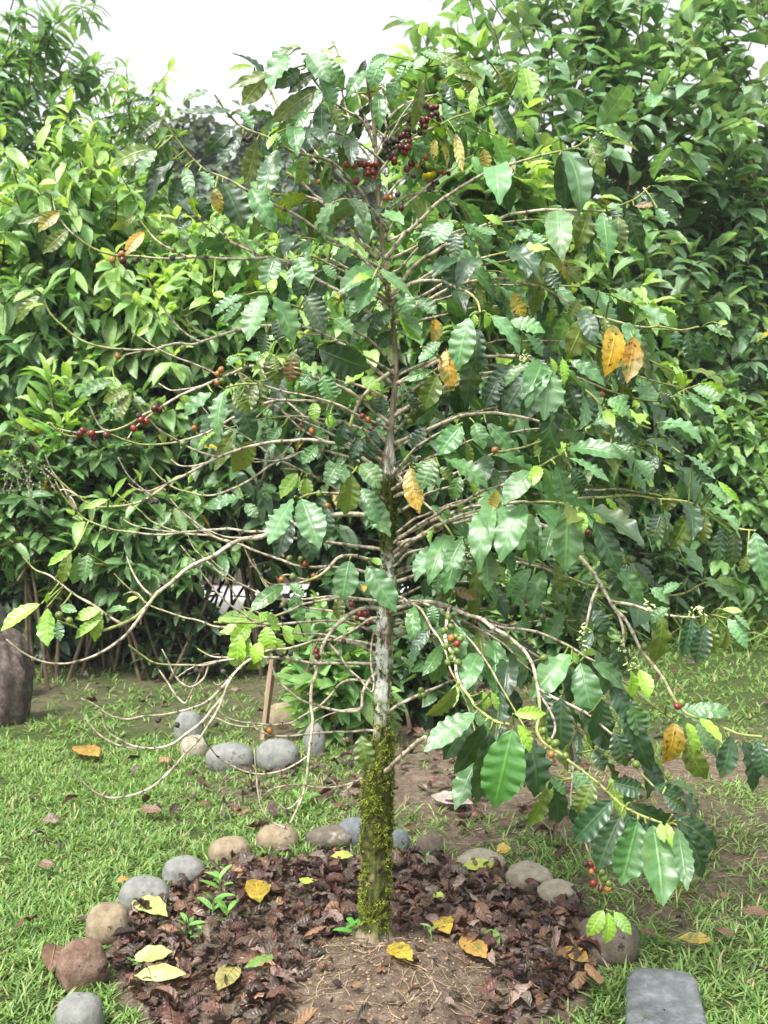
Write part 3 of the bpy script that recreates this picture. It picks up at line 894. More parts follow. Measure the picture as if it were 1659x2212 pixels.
def shrub(name, label, cat, cx, top, dist, rx, ry, z0, leaf, ntw, cols, nstem=5, group=None, seed=1, shell=0.45, power=2.6, rough=0.28, npair=5, twl=0.42, droop=0.75, wr=0.36, tipcol=None, tipw=0.3, prof=prof_oval, ztop=None, stemcol=(1, 1, 1), stem_r=0.016, up=0.5, nl=4, hole=None, lod_nw=1, lean=0.0, root_spread=0.25):
    rs = np.random.default_rng(seed)
    x = (cx - CX) / F * dist
    y = dist - 3.0
    z1 = CAMZ + (HOR - top) / F * dist if ztop is None else ztop
    base = np.array([x + lean, y, float(gz(x, y))])
    root = thing(name, label, cat, base, group)
    T, U = crown_points(ntw, rs, (x, y), rx, ry, z0, z1, power, seed, shell, rough)
    if hole is not None:
        k = ~((np.abs(T[:, 0] - hole[0]) < hole[1]) & (T[:, 2] < hole[2]))
        T, U = T[k], U[k]
    n = len(T)
    ax = norm(U * np.array([1, 1, 0.5]) + np.array([0, 0, up]) + rs.normal(0, 0.3, (n, 3)))
    # stems
    st = MB()
    cz = z0 + (z1 - z0) * 0.5
    for i in range(nstem):
        a = rs.uniform(0, 6.28)
        b = base + np.array([math.cos(a), math.sin(a), 0]) * rs.uniform(0, root_spread)
        k = rs.integers(n)
        e = T[k] * 0.8 + np.array([x, y, cz]) * 0.2
        e[2] = max(e[2], cz)
        mid = (b + e) / 2 + np.array([rs.normal(0, .08), rs.normal(0, .08), 0.12 * (z1 - z0)])
        Q, _ = smooth_path([b - np.array([0, 0, .05]), mid, e], 0.12)
        tube(st, Q, np.linspace(stem_r, stem_r * 0.35, len(Q)), 6, np.array([*stemcol, 1]))
    # twigs that carry the leaves
    m = min(n, 420)
    for i in range(m):
        tw = np.linspace(0, 1, 4)[:, None]
        q0 = T[i] - ax[i] * twl
        Q = q0 + ax[i] * twl * tw + np.array([0, 0, -0.10]) * tw ** 2 * twl
        tube(st, Q, np.linspace(0.005, 0.002, 4) * (1 + dist / 14), 3, np.array([*(np.array(stemcol) * 0.8), 1]), cap=False)
    st.build("stem" if nstem > 1 else "trunk", M_STEM, root, base)
    # leaves in pairs
    K = npair * 2
    i = np.repeat(np.arange(n), K)
    j = np.tile(np.repeat(np.arange(npair), 2), n)
    sgn = np.tile(np.array([1.0, -1.0] * npair), n)
    s = 0.25 + 0.75 * j / max(npair - 1, 1)
    A = ax[i]
    side = norm(np.cross(A, np.tile([0, 0, 1.0], (n * K, 1))))
    up_ = np.cross(side, A)
    alt = (j % 2)[:, None]
    lat = side * sgn[:, None] * (0.9 - 0.35 * alt) + up_ * (0.35 * sgn[:, None] * alt + 0.1)
    tipk = (s > 0.9)[:, None]
    D = norm(lat * np.where(tipk, 0.45, 0.85) + A * np.where(tipk, 0.9, 0.45) + np.array([0, 0, -1.0]) * np.where(tipk, droop * 0.3, droop) + rs.normal(0, 0.28, (n * K, 3)))
    P = T[i] + A * (twl * (s - 1))[:, None] + np.array([0, 0, -0.10]) * (s ** 2)[:, None] * twl
    N = np.array([0, 0, 1.0]) + A * 0.35 + np.array([0, -0.18, 0]) + rs.normal(0, 0.35, (n * K, 3))
    L = leaf * rs.uniform(0.7, 1.2, n * K) * np.where(s > 0.9, 0.72, 1.0)
    cols = np.asarray(cols)
    c = cols[rs.integers(len(cols), size=n)][i] * rs.uniform(0.75, 1.3, (n * K, 1)) * rs.uniform(0.92, 1.08, (n * K, 3))
    if tipcol is not None:
        shoot_shade = np.clip((T[:, 2] - z0) / max(z1 - z0, .1) * 2.2 - 0.35, 0.08, 1.15)     # new shoots, thinned low down so hedge shade is in the leaf colour
        wgt = (np.where(s > 0.9, 1.0, np.where(s > 0.7, 0.55, 0.1)) * (rs.random(n) < tipw * shoot_shade)[i])[:, None]
        c = c * (1 - wgt) + np.asarray(tipcol) * wgt
    yel = (rs.random(n * K) < 0.005)[:, None]
    c = np.where(yel, np.array([0.40, 0.30, 0.04]), c)
    global rng
    keep, rng = rng, rs
    mb = MB()
    leaves(mb, P, D, N, L, L * wr * rs.uniform(0.85, 1.15, n * K), rs.uniform(0.2, 1.3, n * K), 0.03, rs.uniform(0.15, 0.6, n * K), c, nl=nl, nw=lod_nw, prof=prof, wfreq=16)
    rng = keep
    mb.build("foliage", M_SHRUB, root, base)
    return root


GA = [(0.115, 0.225, 0.075), (0.15, 0.265, 0.095), (0.075, 0.165, 0.060)]
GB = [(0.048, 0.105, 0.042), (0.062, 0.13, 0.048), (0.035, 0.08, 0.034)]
SHADE_G = [(0.026, 0.058, 0.028), (0.040, 0.082, 0.036), (0.030, 0.065, 0.028)]  # near-black greens: shade under the hedge put into the leaf colour
GR = [(0.13, 0.235, 0.115), (0.20, 0.32, 0.18), (0.12, 0.22, 0.12)]  # paler greens for the tall crowns: haze put into the leaf colour
GC = [(0.15, 0.275, 0.09), (0.195, 0.32, 0.11), (0.11, 0.215, 0.075)]
HG = "shrubs of the dense hedge behind the coffee tree"
H = dict(cat="shrub", group=HG, stemcol=(0.55, 0.5, 0.45))
shrub("hedge_shrub", "tallest pale green hedge shrub at the photo edge, below the feathery tree", cx=-30, top=335, dist=8.5, rx=0.95, ry=1.0, z0=1.05, leaf=0.24, ntw=360, cols=GC, wr=0.42, droop=0.95, seed=3, tipcol=LIME, tipw=0.7, **H)
shrub("hedge_shrub", "hedge shrub with lime tipped shoots above a dark hollow, second from the edge", cx=190, top=372, dist=8.3, rx=0.85, ry=0.9, z0=1.15, leaf=0.27, ntw=300, cols=GA, droop=1.05, wr=0.36, seed=8, tipcol=LIME, tipw=0.6, **H)
shrub("hedge_shrub", "hedge shrub with hanging pointed leaves behind the bare arching twigs", cx=390, top=430, dist=8.4, rx=0.80, ry=0.9, z0=1.05, leaf=0.24, ntw=310, cols=GC, wr=0.46, droop=1.0, prof=prof_heart, seed=15, tipcol=LIME, tipw=0.6, **H)
shrub("hedge_shrub", "hedge shrub over the bright gap, dark hanging leaves", cx=560, top=470, dist=8.5, rx=0.75, ry=0.85, z0=0.98, leaf=0.25, ntw=290, cols=GA, droop=0.95, seed=22, tipcol=LIME, tipw=0.7, nstem=3, **H)
shrub("hedge_shrub", "hedge shrub straight behind the coffee trunk, bright green", cx=760, top=480, dist=8.3, rx=0.75, ry=0.85, z0=0.40, leaf=0.24, ntw=320, cols=GC, wr=0.42, droop=0.95, seed=29, tipcol=LIME, tipw=0.6, hole=(-1.05, 0.5, 0.95), **H)
shrub("hedge_shrub", "bright green hedge shrub just beyond the trunk on the side of the flat slab", cx=980, top=470, dist=8.4, rx=0.75, ry=0.85, z0=0.30, leaf=0.23, ntw=360, cols=GC, droop=0.9, wr=0.44, prof=prof_heart, seed=36, tipcol=LIME, tipw=0.6, **H)
shrub("hedge_shrub", "hedge shrub with drooping lime shoots below the tall leafy tree", cx=1180, top=385, dist=8.9, rx=0.80, ry=0.9, z0=0.40, leaf=0.25, ntw=340, cols=GC, droop=1.0, seed=43, tipcol=LIME, tipw=0.75, **H)
shrub("hedge_shrub", "mid green hedge shrub behind the yellowing coffee leaves", cx=1390, top=500, dist=9.6, rx=0.85, ry=0.9, z0=0.45, leaf=0.20, ntw=400, cols=GB + GC, seed=50, tipcol=LIME, tipw=0.3, **H)
shrub("hedge_shrub", "dull green hedge shrub with upright sprigs at the far end beneath the tall tree", cx=1590, top=430, dist=9.8, rx=0.85, ry=0.9, z0=0.95, leaf=0.21, ntw=360, cols=GR, wr=0.42, seed=57, tipcol=(0.2, 0.33, 0.09), tipw=0.5, **H)
shrub("hedge_shrub", "shrub with pale hanging oval leaves against a dark hollow at the lawn's far end", cx=1610, top=820, dist=9.2, rx=0.65, ry=0.6, z0=0.40, leaf=0.19, ntw=240, cols=GC, seed=64, droop=0.9, wr=0.5, **H)
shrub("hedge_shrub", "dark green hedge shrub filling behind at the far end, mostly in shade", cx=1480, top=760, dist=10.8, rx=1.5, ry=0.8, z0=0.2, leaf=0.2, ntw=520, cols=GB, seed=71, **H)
shrub("hedge_shrub", "undergrowth added as dark backing under the tall hedge behind the two boulders", cx=30, top=850, dist=9.2, rx=1.35, ry=0.5, z0=0.02, leaf=0.2, ntw=520, cols=[(0.022, 0.05, 0.022), (0.032, 0.065, 0.028)], seed=72, nstem=7, **H)  # added backing: the hollow's shade put into near-black leaves
shrub("hedge_shrub", "undergrowth added as dark backing beneath the hedge beside the bright gap, nearest the photo edge side", cx=330, top=880, dist=9.4, rx=0.55, ry=0.4, z0=0.02, leaf=0.2, ntw=240, cols=[(0.022, 0.05, 0.022), (0.032, 0.065, 0.028)], seed=74, nstem=5, **H)  # second added backing shrub, again shade as leaf colour
shrub("hedge_shrub", "shrub behind the hedge gap over the pale strip, shade put into its green", cx=420, top=640, dist=10.2, rx=2.2, ry=0.6, z0=0.2, leaf=0.22, ntw=700, cols=[(0.028, 0.06, 0.026), (0.04, 0.08, 0.034)], seed=73, hole=(-1.72, 0.40, 0.95), nstem=7, **H)  # leaves darkened: shade behind the hedge put into their colour
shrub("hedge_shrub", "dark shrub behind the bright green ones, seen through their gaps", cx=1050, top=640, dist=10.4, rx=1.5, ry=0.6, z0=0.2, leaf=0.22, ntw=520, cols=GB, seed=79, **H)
# lower growth in front of the hedge
shrub("shrub", "low dark leaved shrub with drooping pointed leaves under the hedge near the boulders", "shrub", 130, 850, 7.5, 0.75, 0.45, 1.2, 0.20, 120, GA + GB, seed=81, droop=0.8, tipcol=LIME, tipw=0.25, wr=0.42)
shrub("shrub", "upright sprout with bright whorled leaves in front of the hedge", "shrub", 118, 735, 7.3, 0.22, 0.2, 0.85, 0.21, 26, [(0.12, 0.26, 0.05)], seed=84, droop=0.15, tipcol=LIME, tipw=0.9, nstem=2, up=1.2)
shrub("shrub", "leafy shrub with pointed hanging leaves in front of the hedge, behind the bare fruiting twigs", "shrub", 330, 1010, 7.3, 0.60, 0.4, 0.72, 0.19, 130, GA, seed=87, droop=0.85, wr=0.40, tipcol=LIME, tipw=0.3)
shrub("shrub", "low plants below the hedge by the bright gap, shade put into their colour", "shrub", 440, 1265, 7.4, 0.42, 0.3, 0.03, 0.15, 90, SHADE_G, seed=90, droop=0.5, nstem=4, hole=(-1.05, 0.22, 1.5))
shrub("shrub", "low plants near the boulders, deep shade put into their leaf colour", "shrub", 120, 1160, 8.0, 0.85, 0.3, 0.03, 0.19, 190, SHADE_G, seed=91, droop=0.7, nstem=4, stemcol=(0.5, 0.5, 0.5))
shrub("shrub", "leaves hanging to the ground between boulders and bright gap, hedge shade put into their colour", "shrub", 300, 1180, 8.2, 0.5, 0.3, 0.03, 0.19, 120, SHADE_G, seed=92, droop=0.8, nstem=4, stemcol=(0.5, 0.5, 0.5))
shrub("shrub", "low bright plant growing among the cobbles behind the mossy trunk", "shrub", 715, 1340, 5.55, 0.26, 0.22, 0.04, 0.17, 70, GC, seed=93, droop=0.4, wr=0.52, tipcol=(0.2, 0.36, 0.09), tipw=0.4, nstem=5, prof=prof_heart, npair=3, twl=0.22)
shrub("shrub", "low dull green broad leaved plant behind the white patched trunk, brown leaf litter under it", "shrub", 925, 1330, 6.0, 0.36, 0.25, 0.05, 0.17, 70, GB, seed=96, droop=0.5, wr=0.58, nstem=5, prof=prof_heart, npair=3, twl=0.22)
shrub("shrub", "green undergrowth behind the low coffee branches on the lawn side", "shrub", 1100, 1200, 7.4, 0.7, 0.4, 0.05, 0.18, 170, GB + GC, seed=98, droop=0.6)
shrub("shrub", "dark undergrowth at the back of the lawn beneath the drooping coffee branch", "shrub", 1330, 1160, 9.0, 0.8, 0.4, 0.05, 0.18, 170, GB, seed=101, droop=0.6)
shrub("shrub", "broad leaved bush added to darken the hedge straight above the leaning stake", "shrub", 560, 790, 7.5, 0.55, 0.4, 0.90, 0.20, 130, GB, seed=121, droop=0.95, wr=0.42, nstem=3)  # this and the next three added: lower hedge shade as dark leaf colour
shrub("shrub", "dull dark bush behind the coffee trunk's mossy middle", "shrub", 760, 760, 7.6, 0.55, 0.4, 0.45, 0.20, 150, GB, seed=124, droop=0.95, wr=0.44)
shrub("shrub", "bush added to darken the hedge under its tallest shrubs, its hanging leaves behind the curved bare twigs", "shrub", 230, 790, 7.8, 0.60, 0.4, 0.95, 0.21, 140, GB, seed=127, droop=1.0, wr=0.40)
shrub("shrub", "bush added to darken the hedge behind the dense lawn side coffee leaves", "shrub", 1010, 720, 7.7, 0.6, 0.4, 0.4, 0.20, 150, GB, seed=130, droop=0.95, wr=0.42)
fl = shrub("flowering_shrub", "shrub with sprays of tiny white flowers hanging before the dark hollow", "shrub", 50, 905, 7.15, 0.38, 0.3, 0.9, 0.18, 60, GA, seed=104, droop=0.5, nstem=3)
# flower sprays: parts of that shrub
def flower_spray(px, py, qx, qy, Y, k):
    base = np.array(fl.location)
    a, b = at(px, py, Y), at(qx, qy, Y - 0.05)
    Q, _ = smooth_path([a, (a + b) / 2 + np.array([0, 0, .03]), b], 0.02)
    mb = MB()
    tube(mb, Q, 0.0025, 4, np.array([0.5, 0.45, 0.3, 1]))
    v0, f0 = oct_v, oct_f
    for i in range(len(Q)):
        for _ in range(2):
            r = rng.uniform(0.003, 0.0065)
            c = Q[i] + rng.normal(0, 0.014, 3)
            mb.add(v0 * r * rng.uniform(0.7, 1.3, (6, 1)) + c, f0, None, np.array([0.72, 0.70, 0.66, 1]))
    mb.build("flower_spray", M_PETAL, fl, base)
for k, (a, b, c, d) in enumerate(((40, 1010, 15, 1085), (48, 1005, 70, 1090), (60, 1000, 108, 1022), (45, 1000, 10, 1030), (66, 1020, 60, 1100), (85, 1040, 92, 1100), (30, 1000, 5, 1068), (75, 1005, 120, 1060), (20, 1000, 45, 1060))):
    flower_spray(a, b, c, d, 4.0, k)

# the feathery tree at the edge and the tall one on the other side
TG = "tall trees beyond the hedge"
shrub("tree", "feathery tree with curved hanging leaves against the white sky, by the hedge's tallest end", "tree", 40, 40, 13.0, 1.0, 0.9, 2.9, 0.31, 300, GR + GC, nstem=5, group=TG, seed=201, shell=0.3, rough=0.32, droop=0.75, wr=0.30, stem_r=0.03, twl=0.5, tipcol=(0.16, 0.30, 0.07), tipw=0.4, npair=6)
shrub("tree", "light green tree lower than the feathery one, between it and the dark woods", "tree", 215, 205, 12.0, 0.85, 0.7, 2.2, 0.25, 380, GC, nstem=4, group=TG, seed=204, shell=0.3, rough=0.35, droop=0.8, wr=0.34, stem_r=0.025, twl=0.5, tipcol=LIME, tipw=0.4)
shrub("tree", "large leafy tree with slender stems and sky showing through, highest in the photo", "tree", 1290, -120, 9.6, 1.5, 1.1, 2.75, 0.27, 350, GR, nstem=9, group=TG, seed=211, shell=0.2, rough=0.28, droop=0.55, wr=0.48, stem_r=0.022, twl=0.5, npair=4, stemcol=(1.3, 1.2, 1.0), root_spread=0.5)
shrub("tree", "leafy tree at the photo edge beside the highest one, dense dark crown", "tree", 1640, -160, 10.2, 1.1, 1.1, 2.6, 0.27, 300, GR, nstem=6, group=TG, seed=218, shell=0.2, rough=0.28, droop=0.55, wr=0.48, stem_r=0.022, twl=0.5, npair=4, stemcol=(1.3, 1.2, 1.0), root_spread=0.5)
shrub("sapling", "broad leaved sapling with thin bare stems rising behind the coffee tree's crown", "sapling", 1040, 215, 7.9, 0.72, 0.5, 2.75, 0.25, 120, GC, nstem=6, seed=225, shell=0.2, rough=0.3, droop=0.7, wr=0.62, prof=prof_heart, stem_r=0.014, twl=0.35, npair=3, stemcol=(2.6, 2.1, 1.5), tipcol=LIME, tipw=0.3)
shrub("sapling", "tall broad leaved sapling reaching the sky beside the large leafy tree", "sapling", 965, 70, 9.2, 0.50, 0.4, 3.7, 0.25, 120, GC, nstem=4, seed=229, shell=0.2, rough=0.3, droop=0.7, wr=0.6, prof=prof_heart, stem_r=0.014, twl=0.35, npair=3, stemcol=(2.2, 1.8, 1.2), tipcol=LIME, tipw=0.3)

# far woods: trees with distance haze put into a dark bluish leaf colour
def far_tree(label, cx, top, dist, rx, z0, seed, n=800):
    rs = np.random.default_rng(seed)
    x = (cx - CX) / F * dist; y = dist - 3
    z1 = CAMZ + (HOR - top) / F * dist
    base = np.array([x, y, 0])
    root = thing("far_tree", label, "tree", base, "dark trees of the distant woods")
    st = MB()
    for k in range(3):
        Q, _ = smooth_path([base - np.array([0, 0, .1]), base + np.array([rs.normal(0, .3), 0, z1 * .4]), base + np.array([rs.normal(0, rx * .4), 0, z1 * .75])], 0.6)
        tube(st, Q, np.linspace(0.22, 0.06, len(Q)), 6)
    st.build("trunk", M_STEM, root, base)
    T, U = crown_points(n, rs, (x, y), rx, rx * 0.7, z0, z1, 2.2, seed, 0.5, 0.16)
    K = 9
    i = np.repeat(np.arange(n), K)
    P = T[i] + rs.normal(0, 0.22, (n * K, 3))
    D = norm(U[i] * 0.4 + rs.normal(0, 0.7, (n * K, 3)) + np.array([0, 0, -0.4]))
    N = np.array([0, -0.2, 1.0]) + U[i] * 0.5 + rs.normal(0, 0.4, (n * K, 3))
    L = rs.uniform(0.25, 0.5, n * K)
    c = np.array([0.055, 0.085, 0.06]) * rs.uniform(0.6, 1.5, (n, 1))[i]
    global rng
    keep, rng = rng, rs
    mb = MB()
    leaves(mb, P, D, N, L, L * 0.6, 0.6, 0, 0.2, c, nl=2, nw=1, prof=prof_oval)
    rng = keep
    mb.build("crown", M_SHRUB, root, base)


far_tree("dark round crowned far tree in the gap under the white sky", 400, 262, 30, 1.3, 6.0, 501)
far_tree("far tree with a rounded crown behind the coffee tree's shoulder", 590, 275, 34, 1.8, 6.0, 505)
far_tree("wide dark far tree behind the middle of the coffee crown", 720, 330, 31, 2.0, 4.0, 509)
far_tree("far tree hidden low behind the broad leaved sapling", 960, 380, 33, 2.6, 3.0, 513)
far_tree("lower dark far tree behind the hedge top, below the round crowned one", 480, 390, 27, 2.4, 2.0, 517)
far_tree("far tree behind the tall leafy tree's stems", 1250, 420, 30, 3.0, 2.0, 521)
far_tree("far tree at the edge, behind the dense dark crown", 1600, 400, 31, 3.0, 2.0, 525)
far_tree("far tree behind the feathery tree", 60, 420, 30, 3.0, 2.0, 529)

# ================================================================== the coffee tree
TB = at(810, 2020, 0.0)
TB[2] = float(gz(TB[0], TB[1]))
tree = thing("coffee_tree", "coffee tree with mossy trunk, bare arching twigs, wavy dark leaves and red cherries", "coffee tree", TB)
PXM = F / 3.0

# trunk: (x, y, width px, moss amount) from the photograph
TK = [(806, 2052, 88, .2), (808, 2020, 74, .45), (809, 1980, 68, .9), (809, 1940, 68, .85), (811, 1880, 68, .7), (813, 1800, 72, .95), (815, 1720, 73, 1), (819, 1650, 66, .9), (824, 1600, 52, .75), (826, 1560, 40, .55), (827, 1515, 38, .30), (827, 1495, 38, .12), (829, 1460, 37, .38), (829, 1420, 37, .12),
      (830, 1380, 38, .40), (832, 1350, 38, .15), (833, 1320, 40, .40), (837, 1260, 39, .2), (839, 1180, 38, .7), (840, 1110, 37, .9), (839, 1050, 35, .9), (839, 1020, 32, .5), (840, 985, 26, .1), (843, 940, 15, 0), (849, 880, 13, 0), (855, 800, 12, 0), (851, 720, 11, 0), (842, 640, 10, 0), (830, 560, 10, 0), (822, 490, 10, 0), (816, 420, 9, 0),
      (812, 340, 9, 0), (808, 270, 8, 0), (797, 200, 6, 0), (790, 160, 4, 0)]
TKp = np.array([at(a, b, 0.0) for a, b, _, _ in TK])
TKp[0, 2] = TB[2] - 0.05
TP, _ = smooth_path(TKp, 0.006)
tkz = TKp[:, 2]
TW = np.interp(TP[:, 2], tkz, [c for _, _, c, _ in TK]) / PXM / 2
TM = np.interp(TP[:, 2], tkz, [c for _, _, _, c in TK])
nseg = 40
an = np.linspace(0, 2 * math.pi, nseg + 1)
TWb = TW * np.where(TM > 0.3, 0.86, 1.0)
V = np.zeros((len(TP), nseg + 1, 3))
for i in range(len(TP)):
    for j in range(nseg + 1):
        d = Vector((math.cos(an[j % nseg]), math.sin(an[j % nseg]), 0))
        p = Vector(TP[i])
        k = 1 + 0.15 * mnoise.fractal((p + d * 0.05) * 26, 0.7, 2, 4) + 0.10 * mnoise.noise(Vector((d.x * 4, d.y * 4, p.z * 6)))
        k += 0.16 * TM[i] * mnoise.noise(Vector((d.x * 5, d.y * 5, p.z * 60))) + 0.10 * TM[i] * mnoise.noise(Vector((d.x * 11, d.y * 11, p.z * 140)))
        if TP[i][2] < TB[2] + 0.08:
            k += max(0, (TB[2] + 0.08 - TP[i][2])) * 4.5 * (0.5 + 0.5 * math.cos(5 * an[j] + 1))
        V[i, j] = TP[i] + np.array(d) * TWb[i] * k
ALB = np.ones((len(TP), nseg + 1, 4))
ALB[..., 0] = TM[:, None]
ALB[..., 1] = np.maximum(np.clip((TP[:, 2] - at(830, 1000, 0)[2]) / 0.1, 0, 1), np.clip((at(830, 1680, 0)[2] - TP[:, 2]) / 0.1, 0, 0.9))[:, None]
mb = MB()
uvt = np.zeros((len(TP), nseg + 1, 2)); uvt[..., 0] = an / 6.283; uvt[..., 1] = TP[:, 2:3]
mb.add(V, grid_faces(len(TP), nseg + 1), uvt, ALB.reshape(-1, 4))

m, nt, ns, lk = mat_new("trunk_bark")
out = ns.new('ShaderNodeOutputMaterial')
tc = ns.new('ShaderNodeTexCoord')
a_ = node(ns, 'ShaderNodeAttribute', attribute_name="Col")
sp = ns.new('ShaderNodeSeparateColor'); lk.new(a_.outputs[0], sp.inputs[0])
mp = ns.new('ShaderNodeMapping'); mp.inputs['Scale'].default_value = (1, 1, 0.28); lk.new(tc.outputs['Object'], mp.inputs[0])
nb = node(ns, 'ShaderNodeTexNoise', Scale=75.0, Detail=8.0, Roughness=0.7); lk.new(mp.outputs[0], nb.inputs['Vector'])
rb = ramp(ns, [(0.32, (0.07, 0.05, 0.035)), (0.5, (0.21, 0.165, 0.11)), (0.70, (0.38, 0.32, 0.24))]); lk.new(nb.outputs[0], rb.inputs[0])
nl_ = node(ns, 'ShaderNodeTexNoise', Scale=17.0, Detail=7.0, Roughness=0.65); lk.new(mp.outputs[0], nl_.inputs['Vector'])
rl = ramp(ns, [(0.42, (0, 0, 0)), (0.46, (1, 1, 1))]); lk.new(nl_.outputs[0], rl.inputs[0])
inv = node(ns, 'ShaderNodeMath', operation='SUBTRACT', use_clamp=True); inv.inputs[0].default_value = 1.0; lk.new(sp.outputs[0], inv.inputs[1])
inv2 = node(ns, 'ShaderNodeMath', operation='SUBTRACT', use_clamp=True); lk.new(inv.outputs[0], inv2.inputs[0]); lk.new(sp.outputs[1], inv2.inputs[1])
lm = node(ns, 'ShaderNodeMath', operation='MULTIPLY'); lk.new(rl.outputs[0], lm.inputs[0]); lk.new(inv2.outputs[0], lm.inputs[1])
rc = ramp(ns, [(0.35, (0.50, 0.54, 0.47)), (0.65, (0.78, 0.81, 0.74))]); lk.new(nb.outputs[0], rc.inputs[0])
mx = node(ns, 'ShaderNodeMix', data_type='RGBA'); lk.new(lm.outputs[0], mx.inputs[0]); lk.new(rb.outputs[0], mx.inputs[6]); lk.new(rc.outputs[0], mx.inputs[7])
nm = node(ns, 'ShaderNodeTexNoise', Scale=28.0, Detail=6.0, Roughness=0.7); lk.new(tc.outputs['Object'], nm.inputs['Vector'])
ad = node(ns, 'ShaderNodeMath', operation='ADD'); lk.new(nm.outputs[0], ad.inputs[0]); lk.new(sp.outputs[0], ad.inputs[1])
rm = ramp(ns, [(0.80, (0, 0, 0)), (1.0, (1, 1, 1))]);
sc_ = node(ns, 'ShaderNodeMath', operation='MULTIPLY'); sc_.inputs[1].default_value = 0.8; lk.new(ad.outputs[0], sc_.inputs[0]); lk.new(sc_.outputs[0], rm.inputs[0])
rmc = ramp(ns, [(0.35, (0.022, 0.022, 0.007)), (0.55, (0.070, 0.080, 0.018)), (0.7, (0.165, 0.19, 0.035))]); lk.new(nb.outputs[0], rmc.inputs[0])
m2 = node(ns, 'ShaderNodeMix', data_type='RGBA'); lk.new(rm.outputs[0], m2.inputs[0]); lk.new(mx.outputs[2], m2.inputs[6]); lk.new(rmc.outputs[0], m2.inputs[7])
bs = node(ns, 'ShaderNodeMath', operation='MULTIPLY_ADD'); bs.inputs[1].default_value = 0.6; lk.new(lm.outputs[0], bs.inputs[0]); lk.new(nb.outputs[0], bs.inputs[2])
bp = node(ns, 'ShaderNodeBump', Strength=0.8, Distance=0.006); lk.new(bs.outputs[0], bp.inputs['Height'])
pr = node(ns, 'ShaderNodeBsdfPrincipled', Roughness=0.9); pr.inputs['Specular IOR Level'].default_value = 0.2
lk.new(m2.outputs[2], pr.inputs['Base Color']); lk.new(bp.outputs[0], pr.inputs['Normal']); lk.new(pr.outputs[0], out.inputs['Surface'])
trunk = mb.build("trunk", m, tree, TB)

# moss: thousands of short fronds on the mossy stretches
def add_moss():
    n = 6500
    zz = rng.uniform(TB[2] + 0.02, at(830, 1000, 0)[2], n)
    i = np.searchsorted(TP[:, 2], zz).clip(0, len(TP) - 1)
    a = rng.uniform(0, 6.283, n)
    ypx = HOR - (zz - CAMZ) * PXM
    front = np.cos(a + math.pi / 2)                       # 1 toward the camera
    right = np.cos(a)
    patch = np.array([mnoise.noise(Vector((math.cos(q) * 1.8, math.sin(q) * 1.8, z * 11))) for q, z in zip(a, zz)])
    dens = TM[i] * np.clip(0.75 + 2.0 * patch, 0.05, 1)
    # the bare bark window low on the front
    dens = np.where((np.abs(ypx - 1885) < 62) & (front > 0.25) & (right > -0.55) & (right < 0.7), 0.0, dens)
    dens = np.where((np.abs(ypx - 1600) < 60) & (right < -0.35), dens * 0.15, dens)
    k = rng.random(n) < dens
    i, a, zz, ypx = i[k], a[k], zz[k], ypx[k]
    R = np.stack([np.cos(a), np.sin(a), np.zeros(len(i))], 1)
    C0 = TP[i] + R * (TWb[i] * rng.uniform(0.92, 1.06, len(i)))[:, None]
    C0[:, 2] = zz
    pal = np.array([[0.155, 0.195, 0.024], [0.235, 0.285, 0.040], [0.080, 0.105, 0.018], [0.34, 0.38, 0.08], [0.040, 0.036, 0.014]])
    cc = pal[rng.choice(5, len(i), p=[.32, .26, .20, .08, .14])] * rng.uniform(0.75, 1.25, (len(i), 1))
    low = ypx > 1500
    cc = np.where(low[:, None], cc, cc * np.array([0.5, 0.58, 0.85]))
    rad = rng.uniform(0.004, 0.014, len(i)) * np.where(low, 1.0, 0.6)
    kk = 16
    q = np.repeat(np.arange(len(i)), kk)
    n = len(q)
    u = norm(rng.normal(0, 1, (n, 3)) + R[q] * 0.7)
    P = C0[q] + u * (rad[q] * rng.uniform(0.1, 0.7, n))[:, None]
    D = norm(u + np.array([0, 0, -0.25]) + rng.normal(0, 0.45, (n, 3)))
    L = rng.uniform(0.004, 0.0105, n) * np.where(low[q], 1.0, 0.7)
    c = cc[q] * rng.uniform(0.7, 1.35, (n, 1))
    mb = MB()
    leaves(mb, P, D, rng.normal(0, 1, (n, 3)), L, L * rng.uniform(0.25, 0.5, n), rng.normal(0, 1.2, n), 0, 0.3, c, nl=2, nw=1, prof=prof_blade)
    P, a, ypx, R = C0, a, ypx, R
    n = len(P)
    # stringy strands hanging over it
    for _ in range(110):
        q = rng.integers(n)
        if ypx[q] < 1560:
            continue
        t = np.linspace(0, 1, 7)
        out_ = rng.uniform(0.004, 0.014)
        ln = rng.uniform(0.015, 0.045)
        sx = rng.normal(0, 0.02)
        tang = np.array([-math.sin(a[q]), math.cos(a[q]), 0])
        Q = P[q] + R[q] * (out_ * np.sin(np.pi * t))[:, None] + tang * (sx * t)[:, None] + np.array([0, 0, -1]) * (ln * t)[:, None]
        tube(mb, Q, 0.0008, 4, np.array([*(pal[rng.choice(4)] * 1.15), 0]), cap=False)
    o = mb.build("moss", M_MOSS, trunk, TB)
    tag(o, kind="stuff")
add_moss()

# ------------------------------------------------------------------ branches
# key: (points in photo px from the stem outwards, parent, depth of the tip relative to the base, base and tip width in px, leaves (from, to, pairs, size m, palette))
BR = {}


def B(key, pts, parent=None, dY=0.0, w=(6, 3.5), lv=None, y0=None, rev=True, green=0.0):
    pts = [tuple(p) for p in pts]
    if rev:
        pts = pts[::-1]
    BR[key] = dict(pts=pts, parent=parent, dY=dY, w=w, lv=lv, y0=y0, green=green)


